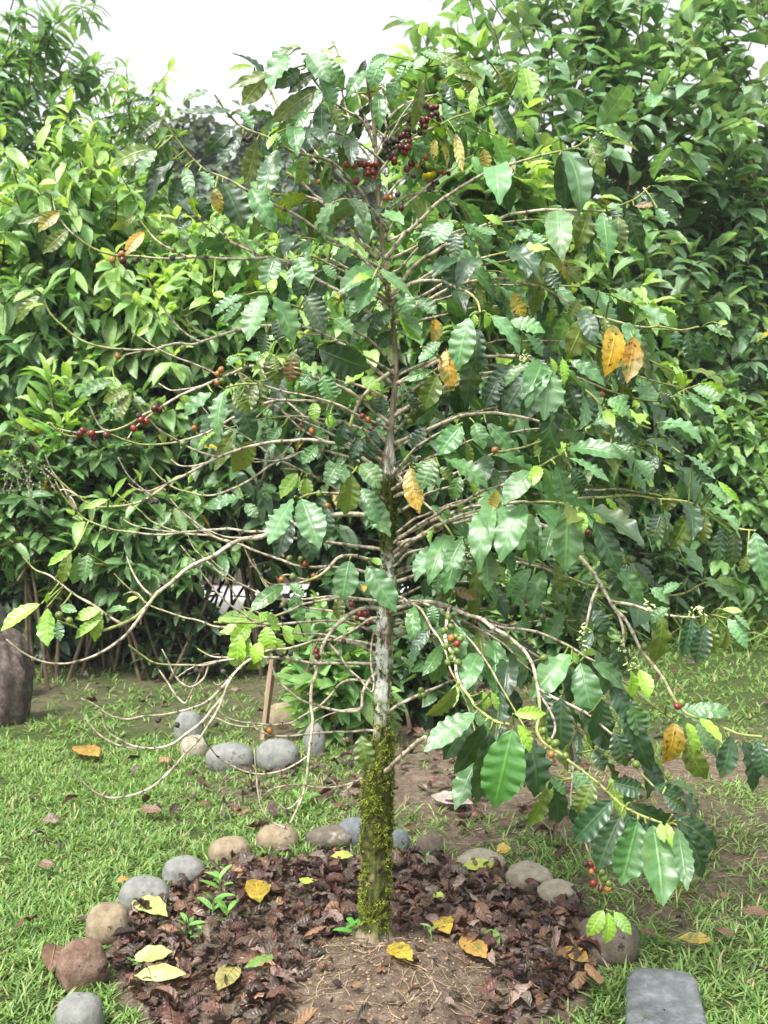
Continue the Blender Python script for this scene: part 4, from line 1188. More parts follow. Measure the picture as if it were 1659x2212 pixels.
# --- left, bare twigs (listed tip first)
B("b1", [(90, 638), (115, 683), (160, 725), (205, 745), (250, 755), (300, 758), (350, 754), (400, 747), (450, 734), (500, 715), (560, 706), (645, 703), (700, 725), (770, 765), (848, 830)], None, -0.15, (9, 4))
B("b1a", [(320, 598), (335, 638), (360, 678), (395, 715), (430, 734)], "b1", -0.05, (5, 3), green=.3)
B("b1b", [(385, 658), (400, 688), (425, 715), (455, 730)], "b1", -0.03, (4, 3), green=.3)
B("b2", [(90, 893), (107, 915), (135, 935), (165, 945), (200, 942), (235, 930), (270, 918), (310, 898), (350, 875), (390, 853), (430, 833), (485, 810), (540, 795), (620, 800), (740, 840), (842, 915)], None, -0.30, (9, 3.5))
B("b2a", [(265, 698), (295, 725), (325, 743), (350, 758), (395, 778), (440, 795), (480, 805)], "b2", -0.12, (5, 3))
B("b2b", [(190, 873), (205, 905), (220, 925), (235, 930)], "b2", -0.03, (4, 2.5))
B("b3", [(235, 930), (245, 940), (275, 955), (310, 963), (350, 960), (395, 950), (440, 938), (500, 905), (550, 880), (600, 869), (665, 865), (750, 885), (841, 960)], None, -0.05, (8, 4))
B("b4", [(100, 1013), (125, 1040), (150, 1063), (180, 1083), (215, 1093), (250, 1094), (290, 1088), (330, 1073), (370, 1045), (415, 1018), (450, 998), (490, 980), (525, 970), (565, 958), (620, 953), (675, 948), (760, 970), (838, 1030)], None, -0.25, (9, 3.5))
B("b4a", [(258, 988), (280, 1028), (305, 1053), (330, 1068)], "b4", -0.04, (4, 2.5))
B("b5", [(320, 1003), (360, 1043), (390, 1060), (430, 1068), (470, 1067), (505, 1055), (550, 1028), (600, 1000), (650, 978), (690, 970), (770, 995), (838, 1050)], None, 0.12, (8, 3.5))
B("b6", [(280, 863), (320, 903), (360, 938), (400, 963), (440, 978), (470, 985)], "b4", -0.1, (5, 3))
B("b7", [(560, 865), (600, 888), (645, 908), (690, 928), (760, 960), (838, 1000)], None, 0.1, (7, 4))
B("b8", [(475, 760), (530, 815), (600, 880), (660, 930), (710, 965)], "b4", 0.1, (5, 3))
B("b9", [(690, 850), (660, 900), (620, 970), (600, 1000)], "b5", 0.1, (4, 3))
B("b10", [(450, 905), (520, 940), (600, 990), (700, 1040), (780, 1085), (838, 1120)], None, 0.25, (7, 3))
B("b11", [(560, 790), (600, 850), (660, 900), (740, 940), (836, 1010)], None, 0.3, (7, 4))
B("b12", [(752, 925), (770, 880), (800, 838), (850, 800)], None, -0.06, (9, 8))
# --- top left
B("t1", [(335, 225), (350, 255), (370, 285), (390, 310), (410, 335), (435, 360), (465, 378), (492, 390), (560, 430), (640, 465), (690, 500), (725, 525), (770, 550), (832, 610)], None, -0.25, (9, 4))
B("t1b", [(590, 420), (625, 422), (665, 425), (700, 440), (725, 460), (760, 500), (818, 560)], None, 0.1, (9, 6))
B("t2", [(460, 200), (490, 240), (520, 270), (550, 285), (585, 300), (620, 320), (655, 335), (685, 340), (715, 350), (740, 370), (765, 400), (790, 440), (816, 490)], None, -0.18, (8, 4))
B("t3", [(550, 160), (575, 190), (600, 225), (625, 260), (650, 295), (670, 320), (720, 370), (770, 420), (815, 470)], None, 0.05, (7, 3.5))
B("t4", [(648, 105), (665, 140), (685, 180), (725, 220), (750, 238), (780, 255), (795, 280), (810, 320)], None, -0.12, (7, 4))
B("t5", [(415, 445), (435, 480), (465, 505), (500, 525), (550, 545), (620, 565), (700, 590), (780, 620), (842, 660)], None, -0.1, (8, 3.5))
B("t6", [(150, 495), (170, 520), (200, 543), (225, 552), (260, 556), (330, 556), (400, 557), (470, 556), (550, 558), (620, 570), (700, 610), (780, 660), (848, 720)], None, -0.28, (9, 4))
B("t6b", [(300, 475), (325, 505), (350, 530), (400, 552), (440, 556)], "t6", 0.05, (5, 3))
B("t7", [(615, 365), (650, 395), (690, 425), (730, 465), (775, 505), (824, 550)], None, 0.2, (8, 6))
B("t8", [(719, 88), (724, 105), (728, 118), (740, 200), (770, 300), (812, 360)], None, 0.05, (5, 3))
B("t9", [(585, 180), (610, 260), (660, 330), (730, 400), (818, 480)], None, 0.3, (6, 3))
B("t10", [(760, 170), (775, 215), (790, 260), (806, 300)], None, 0.04, (5, 3))
B("t11", [(645, 600), (600, 640), (575, 655), (570, 640)], None, 0, (4, 3), y0=None)
del BR["t11"]
B("c1", [(580, 635), (640, 660), (720, 690), (790, 730), (853, 790)], None, -0.35, (6, 4), green=.3)
B("c2", [(700, 545), (740, 575), (790, 600), (838, 640)], None, -0.25, (6, 4))
B("c3", [(650, 545), (690, 560), (760, 600), (838, 650)], None, -0.32, (6, 4))
B("c4", [(700, 745), (740, 735), (790, 770), (855, 810)], None, -0.22, (6, 4), green=.4)
B("c5", [(820, 600), (835, 600), (842, 640)], None, -0.15, (5, 4))
B("c6", [(485, 840), (560, 830), (640, 850), (740, 880), (846, 930)], None, -0.30, (6, 4))
B("c7", [(780, 925), (800, 950), (838, 990)], None, -0.2, (6, 4))
B("c8", [(640, 1075), (690, 1060), (760, 1080), (838, 1130)], None, -0.38, (7, 4))
B("c9", [(790, 1205), (800, 1220), (836, 1250)], None, -0.35, (6, 4))
B("c10", [(785, 1060), (800, 1050), (838, 1090)], None, -0.2, (5, 4))
B("c11", [(770, 1010), (800, 1000), (838, 1040)], None, -0.28, (5, 4))
# --- top right
B("r1", [(1295, 278), (1265, 300), (1230, 320), (1190, 330), (1150, 343), (1110, 355), (1070, 365), (1040, 380), (1005, 400), (970, 423), (935, 450), (905, 480), (880, 505), (828, 560)], None, -0.15, (9, 4))
B("r2", [(1418, 393), (1395, 415), (1360, 435), (1330, 450), (1280, 454), (1230, 456), (1180, 455), (1140, 458), (1100, 465), (1075, 473), (980, 520), (900, 575), (842, 640)], None, -0.2, (9, 4))
B("r3", [(1100, 205), (1060, 225), (1025, 240), (980, 255), (950, 270), (915, 285), (885, 300), (850, 330), (814, 380)], None, -0.06, (7, 3.5), green=.4)
B("r4", [(945, 195), (920, 220), (880, 245), (840, 280), (812, 330)], None, 0.05, (6, 4), green=.3)
B("r5", [(925, 145), (917, 175), (905, 200), (890, 225), (860, 265), (812, 340)], None, -0.12, (6, 3))
B("r6", [(1025, 335), (990, 355), (960, 375), (930, 400), (900, 425), (865, 460), (825, 520)], None, 0.1, (7, 3.5))
B("r7", [(955, 310), (925, 335), (895, 365), (870, 385), (845, 410), (818, 450)], None, 0.02, (7, 3.5))
B("r8", [(1040, 675), (1020, 638), (990, 618), (945, 605), (900, 610), (844, 660)], None, -0.40, (9, 4), y0=0.0)
B("r9", [(1520, 703), (1470, 708), (1420, 710), (1375, 705), (1340, 698), (1310, 690), (1280, 678), (1260, 670), (1225, 653), (1200, 638), (1170, 620), (1090, 600), (980, 620), (848, 700)], None, -0.25, (9, 3.5))
B("r10", [(1510, 832), (1470, 848), (1430, 865), (1390, 863), (1330, 850), (1240, 815), (1100, 800), (960, 835), (849, 900)], None, -0.15, (9, 3.5), green=.2)
B("r11", [(1330, 900), (1300, 880), (1260, 843), (1190, 800), (1100, 770), (960, 780), (856, 830)], None, -0.35, (9, 4))
B("r11b", [(1200, 790), (1170, 782), (1140, 785)], "r11", -0.1, (5, 4))
B("r12", [(1210, 950), (1160, 958), (1120, 968), (1070, 978), (1025, 998), (940, 1040), (845, 1075)], None, -0.42, (8, 4))
B("r12b", [(1420, 930), (1360, 915), (1290, 910), (1230, 935), (1140, 903), (1000, 900), (846, 960)], None, -0.2, (9, 4))
B("r23", [(1050, 1255), (975, 1228), (940, 1223), (895, 1221), (858, 1232), (838, 1250)], None, 0.15, (10, 6))
B("r26", [(1020, 905), (960, 930), (900, 970), (842, 1030)], None, -0.3, (7, 4))
B("r27", [(945, 990), (915, 1000), (842, 1060)], None, -0.3, (7, 4))
B("r28", [(900, 745), (960, 780), (940, 800), (856, 830)], None, -0.25, (6, 4))
B("r29", [(970, 475), (920, 520), (880, 560), (832, 610)], None, -0.3, (6, 4))
B("r30", [(1110, 540), (1040, 560), (950, 580), (842, 650)], None, -0.3, (7, 4))
B("r31", [(1170, 530), (1100, 560), (1000, 590), (845, 680)], None, -0.1, (7, 4))
B("r32", [(985, 1165), (960, 1130), (930, 1100), (890, 1060), (842, 1000)], None, -0.15, (6, 5))
B("r33", [(1040, 1165), (985, 1180), (900, 1190), (838, 1230)], None, -0.25, (6, 4))
B("r34", [(1080, 1060), (1000, 1080), (920, 1110), (842, 1160)], None, -0.15, (6, 4))
B("r35", [(1230, 960), (1200, 990), (1100, 1040), (960, 1100), (842, 1180)], None, -0.5, (8, 4))
B("r36", [(1250, 1100), (1200, 1085), (1080, 1090), (960, 1130), (840, 1200)], None, -0.55, (8, 4))
B("r37", [(1500, 1100), (1450, 1080), (1350, 1060), (1200, 1060), (1000, 1100), (842, 1170)], None, -0.2, (8, 4))
# --- drooping right
B("r13", [(1655, 1593), (1610, 1589), (1570, 1576), (1530, 1556), (1485, 1541), (1462, 1521), (1445, 1486), (1425, 1456), (1405, 1431), (1385, 1401), (1365, 1366), (1340, 1331), (1320, 1299), (1295, 1256), (1270, 1224), (1247, 1196), (1180, 1140), (1080, 1110), (960, 1130), (838, 1210)], None, -0.62, (11, 4.5))
B("r14", [(1540, 1325), (1505, 1331), (1455, 1331), (1405, 1321), (1360, 1306), (1320, 1291)], "r13", -0.1, (7, 4))
B("r15", [(1258, 1402), (1265, 1356), (1275, 1306), (1287, 1261)], "r13", -0.05, (6, 5))
B("r16", [(1368, 1450), (1365, 1446), (1355, 1426), (1345, 1376), (1335, 1326)], "r13", -0.05, (6, 4))
B("r17", [(1440, 1782), (1395, 1769), (1355, 1749), (1320, 1714), (1280, 1684), (1245, 1659), (1195, 1621), (1160, 1591), (1165, 1520), (1150, 1445), (1130, 1401), (1100, 1378), (1065, 1353), (1030, 1336), (995, 1321), (955, 1306), (905, 1303), (860, 1311), (834, 1330)], None, -0.85, (10, 4), green=.35)
B("r18", [(1150, 1471), (1115, 1451), (1090, 1431), (1065, 1401), (1045, 1366), (1030, 1340)], "r17", 0.1, (7, 5))
B("r19", [(1110, 1560), (1085, 1562), (1050, 1546), (1020, 1516), (995, 1476), (980, 1416), (965, 1366), (965, 1316)], "r17", -0.48, (7, 5), green=.3)
B("r20", [(1000, 1430), (950, 1396), (920, 1366), (885, 1361), (850, 1376), (831, 1400)], None, 0.25, (11, 6))
B("r21", [(1010, 1460), (990, 1470), (920, 1491), (880, 1511), (845, 1531), (828, 1545)], None, -0.05, (8, 5))
B("r22", [(925, 1586), (880, 1621), (850, 1646), (822, 1680)], None, -0.3, (9, 9))
B("r24", [(1310, 1290), (1200, 1300), (1100, 1310), (1000, 1318), (900, 1300), (836, 1320)], None, 0.3, (8, 4))
B("r25", [(1320, 1336), (1255, 1341), (1180, 1340), (1130, 1343), (1090, 1351), (1000, 1340)], "r17", 0.35, (6, 4))
B("r38", [(1659, 1139), (1630, 1141), (1580, 1136), (1525, 1106), (1440, 1080), (1300, 1070), (1100, 1100), (840, 1180)], None, -0.30, (9, 4), green=.4)
B("r39", [(1545, 1248), (1465, 1281), (1385, 1283), (1300, 1270), (1200, 1240), (1050, 1210), (838, 1260)], None, -0.15, (9, 4), green=.4)
B("r40", [(1315, 1962), (1308, 1930), (1290, 1890), (1280, 1870), (1265, 1810), (1240, 1750), (1237, 1659), (1235, 1600), (1200, 1500)], "r17", 0.05, (6, 3))
B("r41", [(1410, 1400), (1440, 1360), (1400, 1310)], "r14", 0.1, (4, 3))
del BR["r41"]
B("r42", [(1440, 1700), (1400, 1690), (1370, 1640), (1320, 1590), (1260, 1540), (1180, 1480)], "r17", -0.1, (6, 4), green=.3)
B("r43", [(1480, 1560), (1440, 1545), (1380, 1500), (1300, 1440), (1200, 1380), (1080, 1330)], "r17", -0.1, (6, 4))
B("r44", [(1130, 1660), (1180, 1620), (1200, 1560), (1190, 1500)], "r17", -0.05, (5, 4))
# --- lower left
B("l1", [(165, 1356), (190, 1361), (220, 1361), (245, 1356), (270, 1344), (295, 1326), (320, 1306), (340, 1286), (360, 1269), (395, 1239), (430, 1216), (460, 1201), (500, 1179), (540, 1159), (583, 1151), (700, 1115), (836, 1110)], None, -0.42, (12, 6))
B("l2", [(3, 1361), (15, 1376), (40, 1401), (70, 1424), (100, 1432), (135, 1434), (175, 1426), (210, 1416), (240, 1401), (270, 1376), (290, 1350), (318, 1308)], "l1", -0.18, (7, 3))
B("l3", [(52, 1201), (75, 1226), (110, 1249), (145, 1276), (175, 1296), (200, 1309), (240, 1335), (262, 1346)], "l1", 0.05, (6, 3))
B("l4", [(272, 1181), (280, 1216), (300, 1256), (320, 1281), (338, 1290)], "l1", 0.05, (5, 3))
B("l5", [(235, 1221), (255, 1251), (285, 1274), (320, 1301), (360, 1321), (400, 1334), (435, 1344), (485, 1352), (600, 1350), (720, 1340), (832, 1370)], None, -0.1, (7, 3))
B("l6", [(110, 1013), (140, 1075), (170, 1106), (200, 1129), (225, 1141), (265, 1149), (310, 1154), (360, 1152), (400, 1149), (450, 1145), (500, 1142), (560, 1148), (640, 1160), (836, 1190)], None, -0.15, (8, 3))
B("l7", [(250, 1060), (300, 1106), (330, 1126), (370, 1144), (410, 1154), (450, 1159), (500, 1171), (530, 1181), (580, 1201), (640, 1219), (680, 1225), (720, 1226), (790, 1235), (836, 1262)], None, 0.05, (8, 3))
B("l8", [(350, 1060), (395, 1106), (430, 1136), (470, 1163), (505, 1176)], "l7", -0.05, (5, 3))
B("l9", [(255, 1379), (290, 1404), (325, 1424), (360, 1434), (400, 1436), (435, 1435), (475, 1429), (520, 1421), (620, 1400), (720, 1380), (831, 1420)], None, -0.25, (7, 3.5))
B("l10", [(330, 1426), (350, 1456), (370, 1486), (400, 1521), (440, 1545)], "l9", 0.1, (5, 3))
B("l11", [(340, 1381), (360, 1426), (390, 1466), (425, 1484), (465, 1494)], "l9", -0.06, (5, 3))
B("l12", [(375, 1660), (410, 1621), (445, 1571), (470, 1531), (485, 1486), (510, 1446), (560, 1420), (680, 1428), (831, 1435)], None, -0.35, (8, 4))
B("l13", [(165, 1496), (200, 1521), (220, 1541), (250, 1554), (285, 1554), (330, 1549), (380, 1539), (425, 1526), (465, 1501), (500, 1466)], "l12", -0.08, (6, 3))
B("l14", [(215, 1546), (230, 1576), (260, 1599), (290, 1614), (320, 1617), (350, 1614), (385, 1601), (420, 1576), (450, 1541), (480, 1501)], "l12", -0.1, (6, 3))
B("l15", [(185, 1555), (215, 1586), (245, 1606), (280, 1616), (315, 1621)], "l14", -0.02, (4, 3))
B("l16", [(150, 1640), (160, 1659), (180, 1689), (210, 1714), (240, 1724), (275, 1722), (310, 1707), (350, 1682), (380, 1655)], "l12", -0.08, (5, 3))
B("l17", [(440, 1541), (460, 1551), (500, 1566), (545, 1569), (590, 1564), (655, 1549), (700, 1520), (750, 1470), (828, 1480)], None, 0.05, (6, 3))
B("l18", [(500, 1481), (520, 1526), (545, 1566), (570, 1586), (600, 1591), (645, 1586), (700, 1586), (800, 1576), (822, 1580)], None, -0.06, (6, 4))
B("l19", [(588, 1426), (600, 1461), (630, 1496), (670, 1519), (710, 1531), (750, 1534), (780, 1529), (793, 1480), (826, 1440)], None, -0.12, (8, 4))
B("l20", [(622, 1784), (655, 1719), (665, 1659), (670, 1606), (672, 1556), (672, 1506), (683, 1456), (695, 1411), (710, 1376), (740, 1341), (790, 1310), (834, 1320)], None, -0.22, (10, 5))
B("l21", [(575, 1421), (620, 1426), (685, 1430)], "l20", 0.0, (5, 4))
B("l22", [(700, 1396), (760, 1361), (800, 1336), (834, 1335)], None, -0.1, (7, 5))
B("l23", [(480, 1640), (505, 1659), (540, 1669), (575, 1669), (620, 1659), (668, 1630)], "l20", -0.04, (4, 3))
B("l24", [(550, 1590), (555, 1699), (565, 1744), (590, 1774), (620, 1784)], "l20", -0.02, (4, 3))
B("l25", [(505, 1659), (470, 1631), (440, 1591), (425, 1560)], "l12", 0.1, (4, 3))
B("l26", [(600, 1560), (585, 1600), (640, 1640), (670, 1600)], "l20", 0.02, (4, 3))
del BR["l26"]
B("l27", [(388, 1180), (420, 1215), (460, 1270), (490, 1300), (525, 1325), (560, 1345)], "l5", -0.1, (5, 3))
B("l28", [(540, 1196), (560, 1240), (580, 1270), (620, 1300), (700, 1320), (834, 1345)], None, 0.15, (7, 3))
B("l29", [(450, 1215), (490, 1245), (540, 1275), (600, 1295), (680, 1290), (836, 1300)], None, 0.2, (7, 3))
B("l30", [(480, 1240), (540, 1330), (600, 1370), (700, 1370), (832, 1400)], None, 0.25, (7, 3))
B("l31", [(555, 1740), (590, 1700), (640, 1690), (700, 1700), (760, 1690), (818, 1660)], None, 0.12, (5, 3))
B("l32", [(682, 1665), (720, 1690), (745, 1710), (785, 1715)], "l31", -0.05, (4, 3))
B("l33", [(810, 1345), (800, 1420), (806, 1500), (803, 1560)], "l22", 0.02, (5, 4))
B("l34", [(640, 1265), (660, 1255), (700, 1240), (740, 1200), (838, 1220)], None, -0.2, (9, 6))
B("l35", [(440, 1350), (480, 1345), (540, 1345), (600, 1330), (700, 1290), (834, 1300)], None, -0.28, (7, 4), green=.3)
B("l36", [(605, 1255), (620, 1240), (650, 1250), (660, 1240)], "l34", -0.06, (4, 3), green=.3)

for n_, key in enumerate(('l7', 'b4', 'l6', 'b3', 'l28', 'b10', 'l30', 'l9', 'l5', 'b11', 'b7', 'l29', 'b1', 't6', 'l1', 'l22', 'b2', 'l34', 'b1', 'b2', 'b3', 'b4', 'b5', 'b7', 'b10', 'b11', 'l1', 'l5', 'l6', 'l7', 'l9', 'l12', 'l17', 'l28', 'l29', 'b4', 'b2', 't6', 't5', 'l6', 'b5', 'l20', 'l19')):
    pts_ = BR[key]['pts']
    i_ = 2 + (n_ * 7) % max(1, len(pts_) - 3)
    x_, y_ = pts_[i_]
    x2, y2 = pts_[min(i_ + 2, len(pts_) - 1)]
    dl = math.hypot(x2 - x_, y2 - y_) + 1e-6
    ux, uy = (x2 - x_) / dl, (y2 - y_) / dl
    ln_ = 55 + (n_ * 37) % 75
    sg_ = 1 if n_ % 3 else -0.7
    B('s%d' % n_, [(x_, y_), (x_ + ux * ln_ * .4 - 8 * sg_, y_ + uy * ln_ * .4 - 6 * sg_), (x_ + ux * ln_ * .75 - 14 * sg_, y_ + uy * ln_ * .75 - 20 * sg_), (x_ + ux * ln_ - 16 * sg_, y_ + uy * ln_ - 44 * sg_)], key, -0.05 + 0.03 * (n_ % 4), (4.5, 2.5), rev=False)

# denser unseen-in-detail branches of the leafy side: fan out around the trunk
rq = np.random.default_rng(77)
def auto(key, y, az, ln, rise, droop, lv, w=(6.5, 3)):
    zb = at(840, y, 0)[2]
    a = math.radians(az)
    t = np.linspace(0, 1, 7)
    q = np.stack([0.01 + math.cos(a) * ln * t, math.sin(a) * ln * t, zb + ln * (rise * t - droop * t * t)], 1)
    BR[key] = dict(world=q, parent=None, w=w, lv=lv, green=0.25)
k = 0
for y, az, ln, rise, dr in ((1180, 25, .95, .62, .75), (1060, 48, .95, .65, .7), (1040, 12, 1.0, .62, .62), (980, 26, 1.0, .62, .6), (900, 8, 1.0, .55, .5), (880, 48, .9, .6, .5),
                            (820, 18, .98, .5, .45), (720, 32, .85, .45, .35), (690, 6, .8, .5, .45), (640, 50, .75, .5, .3), (560, 15, .65, .55, .35), (520, 40, .5, .55, .4), (450, 60, .5, .6, .35),
                            (340, 60, .35, .85, .5), (1250, 30, .9, .4, .6), (1300, 22, .85, .45, .85), (1080, 75, .7, .6, .5),
                            (380, 130, .42, .8, .55), (480, 150, .5, .6, .45), (600, 140, .55, .5, .4), (700, 95, .6, .6, .4), (300, 40, .32, .95, .7), (280, 100, .25, 1.0, .7), (1120, 8, .9, .7, .8), (950, 60, .8, .7, .6),
                            (640, -100, .25, .8, .8), (500, -125, .26, .8, .7), (590, -165, .34, .7, .5),
                            (260, 30, .28, 1.1, .8), (250, 150, .26, 1.1, .7), (230, 95, .22, 1.3, .7), (330, 15, .34, 1.0, .8), (1330, -32, .72, .35, .95), (1300, -48, .6, .3, .95), (1350, -15, .8, .25, .75), (1290, -62, .5, .3, 1.0), (300, 170, .34, .8, .6), (360, -150, .36, .7, .6), (860, 165, .45, .5, .4), (950, 175, .5, .5, .45)):
    big = 1.0 if ln > 0.6 else 0.85
    auto("a%d" % k, y, az, ln, rise, dr, (0.26, 1.0, 11 if ln > .6 else 4 if ln < .3 else 6, 0.142 * big, 'D'))
    k += 1

# --- solve the branches into world space
SAMP = []          # (px, py, Y, key, index) of every branch for attaching things


def to_px(P):
    dx, dy, dz = P[..., 0], P[..., 1] - CAMY, P[..., 2] - CAMZ
    fw = dy * math.cos(PITCH) + dz * math.sin(PITCH)
    up = -dy * math.sin(PITCH) + dz * math.cos(PITCH)
    return np.stack([CX + F * dx / fw, CY - F * up / fw], -1)


for key, b in BR.items():
    if "world" in b:
        Q = b["world"]
        P, Ln = smooth_path(Q)
    else:
        px = np.array(b["pts"], float)
        d = np.concatenate([[0], np.cumsum(np.linalg.norm(np.diff(px, axis=0), axis=1))])
        s = d / d[-1]
        y0 = 0.0
        if b["parent"]:
            pp = BR[b["parent"]]
            q = pp["px"]
            j = np.argmin(((q - px[0]) ** 2).sum(1))
            y0 = pp["P"][j, 1]
            px[0] = q[j]
        Y = y0 + b["dY"] * s ** 0.9
        P, Ln = smooth_path(np.array([at(a[0], a[1], yy) for a, yy in zip(px, Y)]))
    # small natural kinks
    kn = np.zeros_like(P)
    for q in range(3):
        ph = rq.uniform(0, 6.28, 2)
        u = np.arange(len(P)) * 0.015
        kn[:, q] = 0.0016 * np.sin(u * 45 + ph[0]) + 0.0012 * np.sin(u * 88 + ph[1])
    zz_ = np.zeros_like(P)
    nk = max(2, int(Ln / 0.05))
    for q in range(3):
        zz_[:, q] = np.interp(np.linspace(0, nk, len(P)), np.arange(nk + 1), rq.normal(0, 0.0032, nk + 1))
    kn = kn * 0.6 + zz_
    P = P + kn * np.clip(np.arange(len(P)) / 6, 0, 1)[:, None]
    b["P"], b["px"], b["L"] = P, to_px(P), Ln
    b["leaf"], b["cherry"], b["twig"] = [], [], []
ALLK = list(BR)
HK = [k for k in ALLK if "world" not in BR[k]]
APX = np.concatenate([BR[k]["px"] for k in HK])
AKEY = np.concatenate([np.full(len(BR[k]["px"]), i) for i, k in enumerate(HK)])
AIDX = np.concatenate([np.arange(len(BR[k]["px"])) for k in HK])


def nearest(px, py, tip_bias=True):
    d = (APX[:, 0] - px) ** 2 + (APX[:, 1] - py) ** 2
    j = int(np.argmin(d))
    return HK[AKEY[j]], int(AIDX[j]), math.sqrt(d[j])

# ------------------------------------------------------------------ leaves of the coffee tree, placed as in the photograph
ORG = {1: (0, 0), 2: (829.5, 0), 3: (0, 553), 4: (829.5, 553), 5: (0, 1106), 6: (829.5, 1106), 7: (0, 1659), 8: (829.5, 1659), 9: (829.5, 1106), 10: (0, 1106), 11: (388.8, 496.8)}
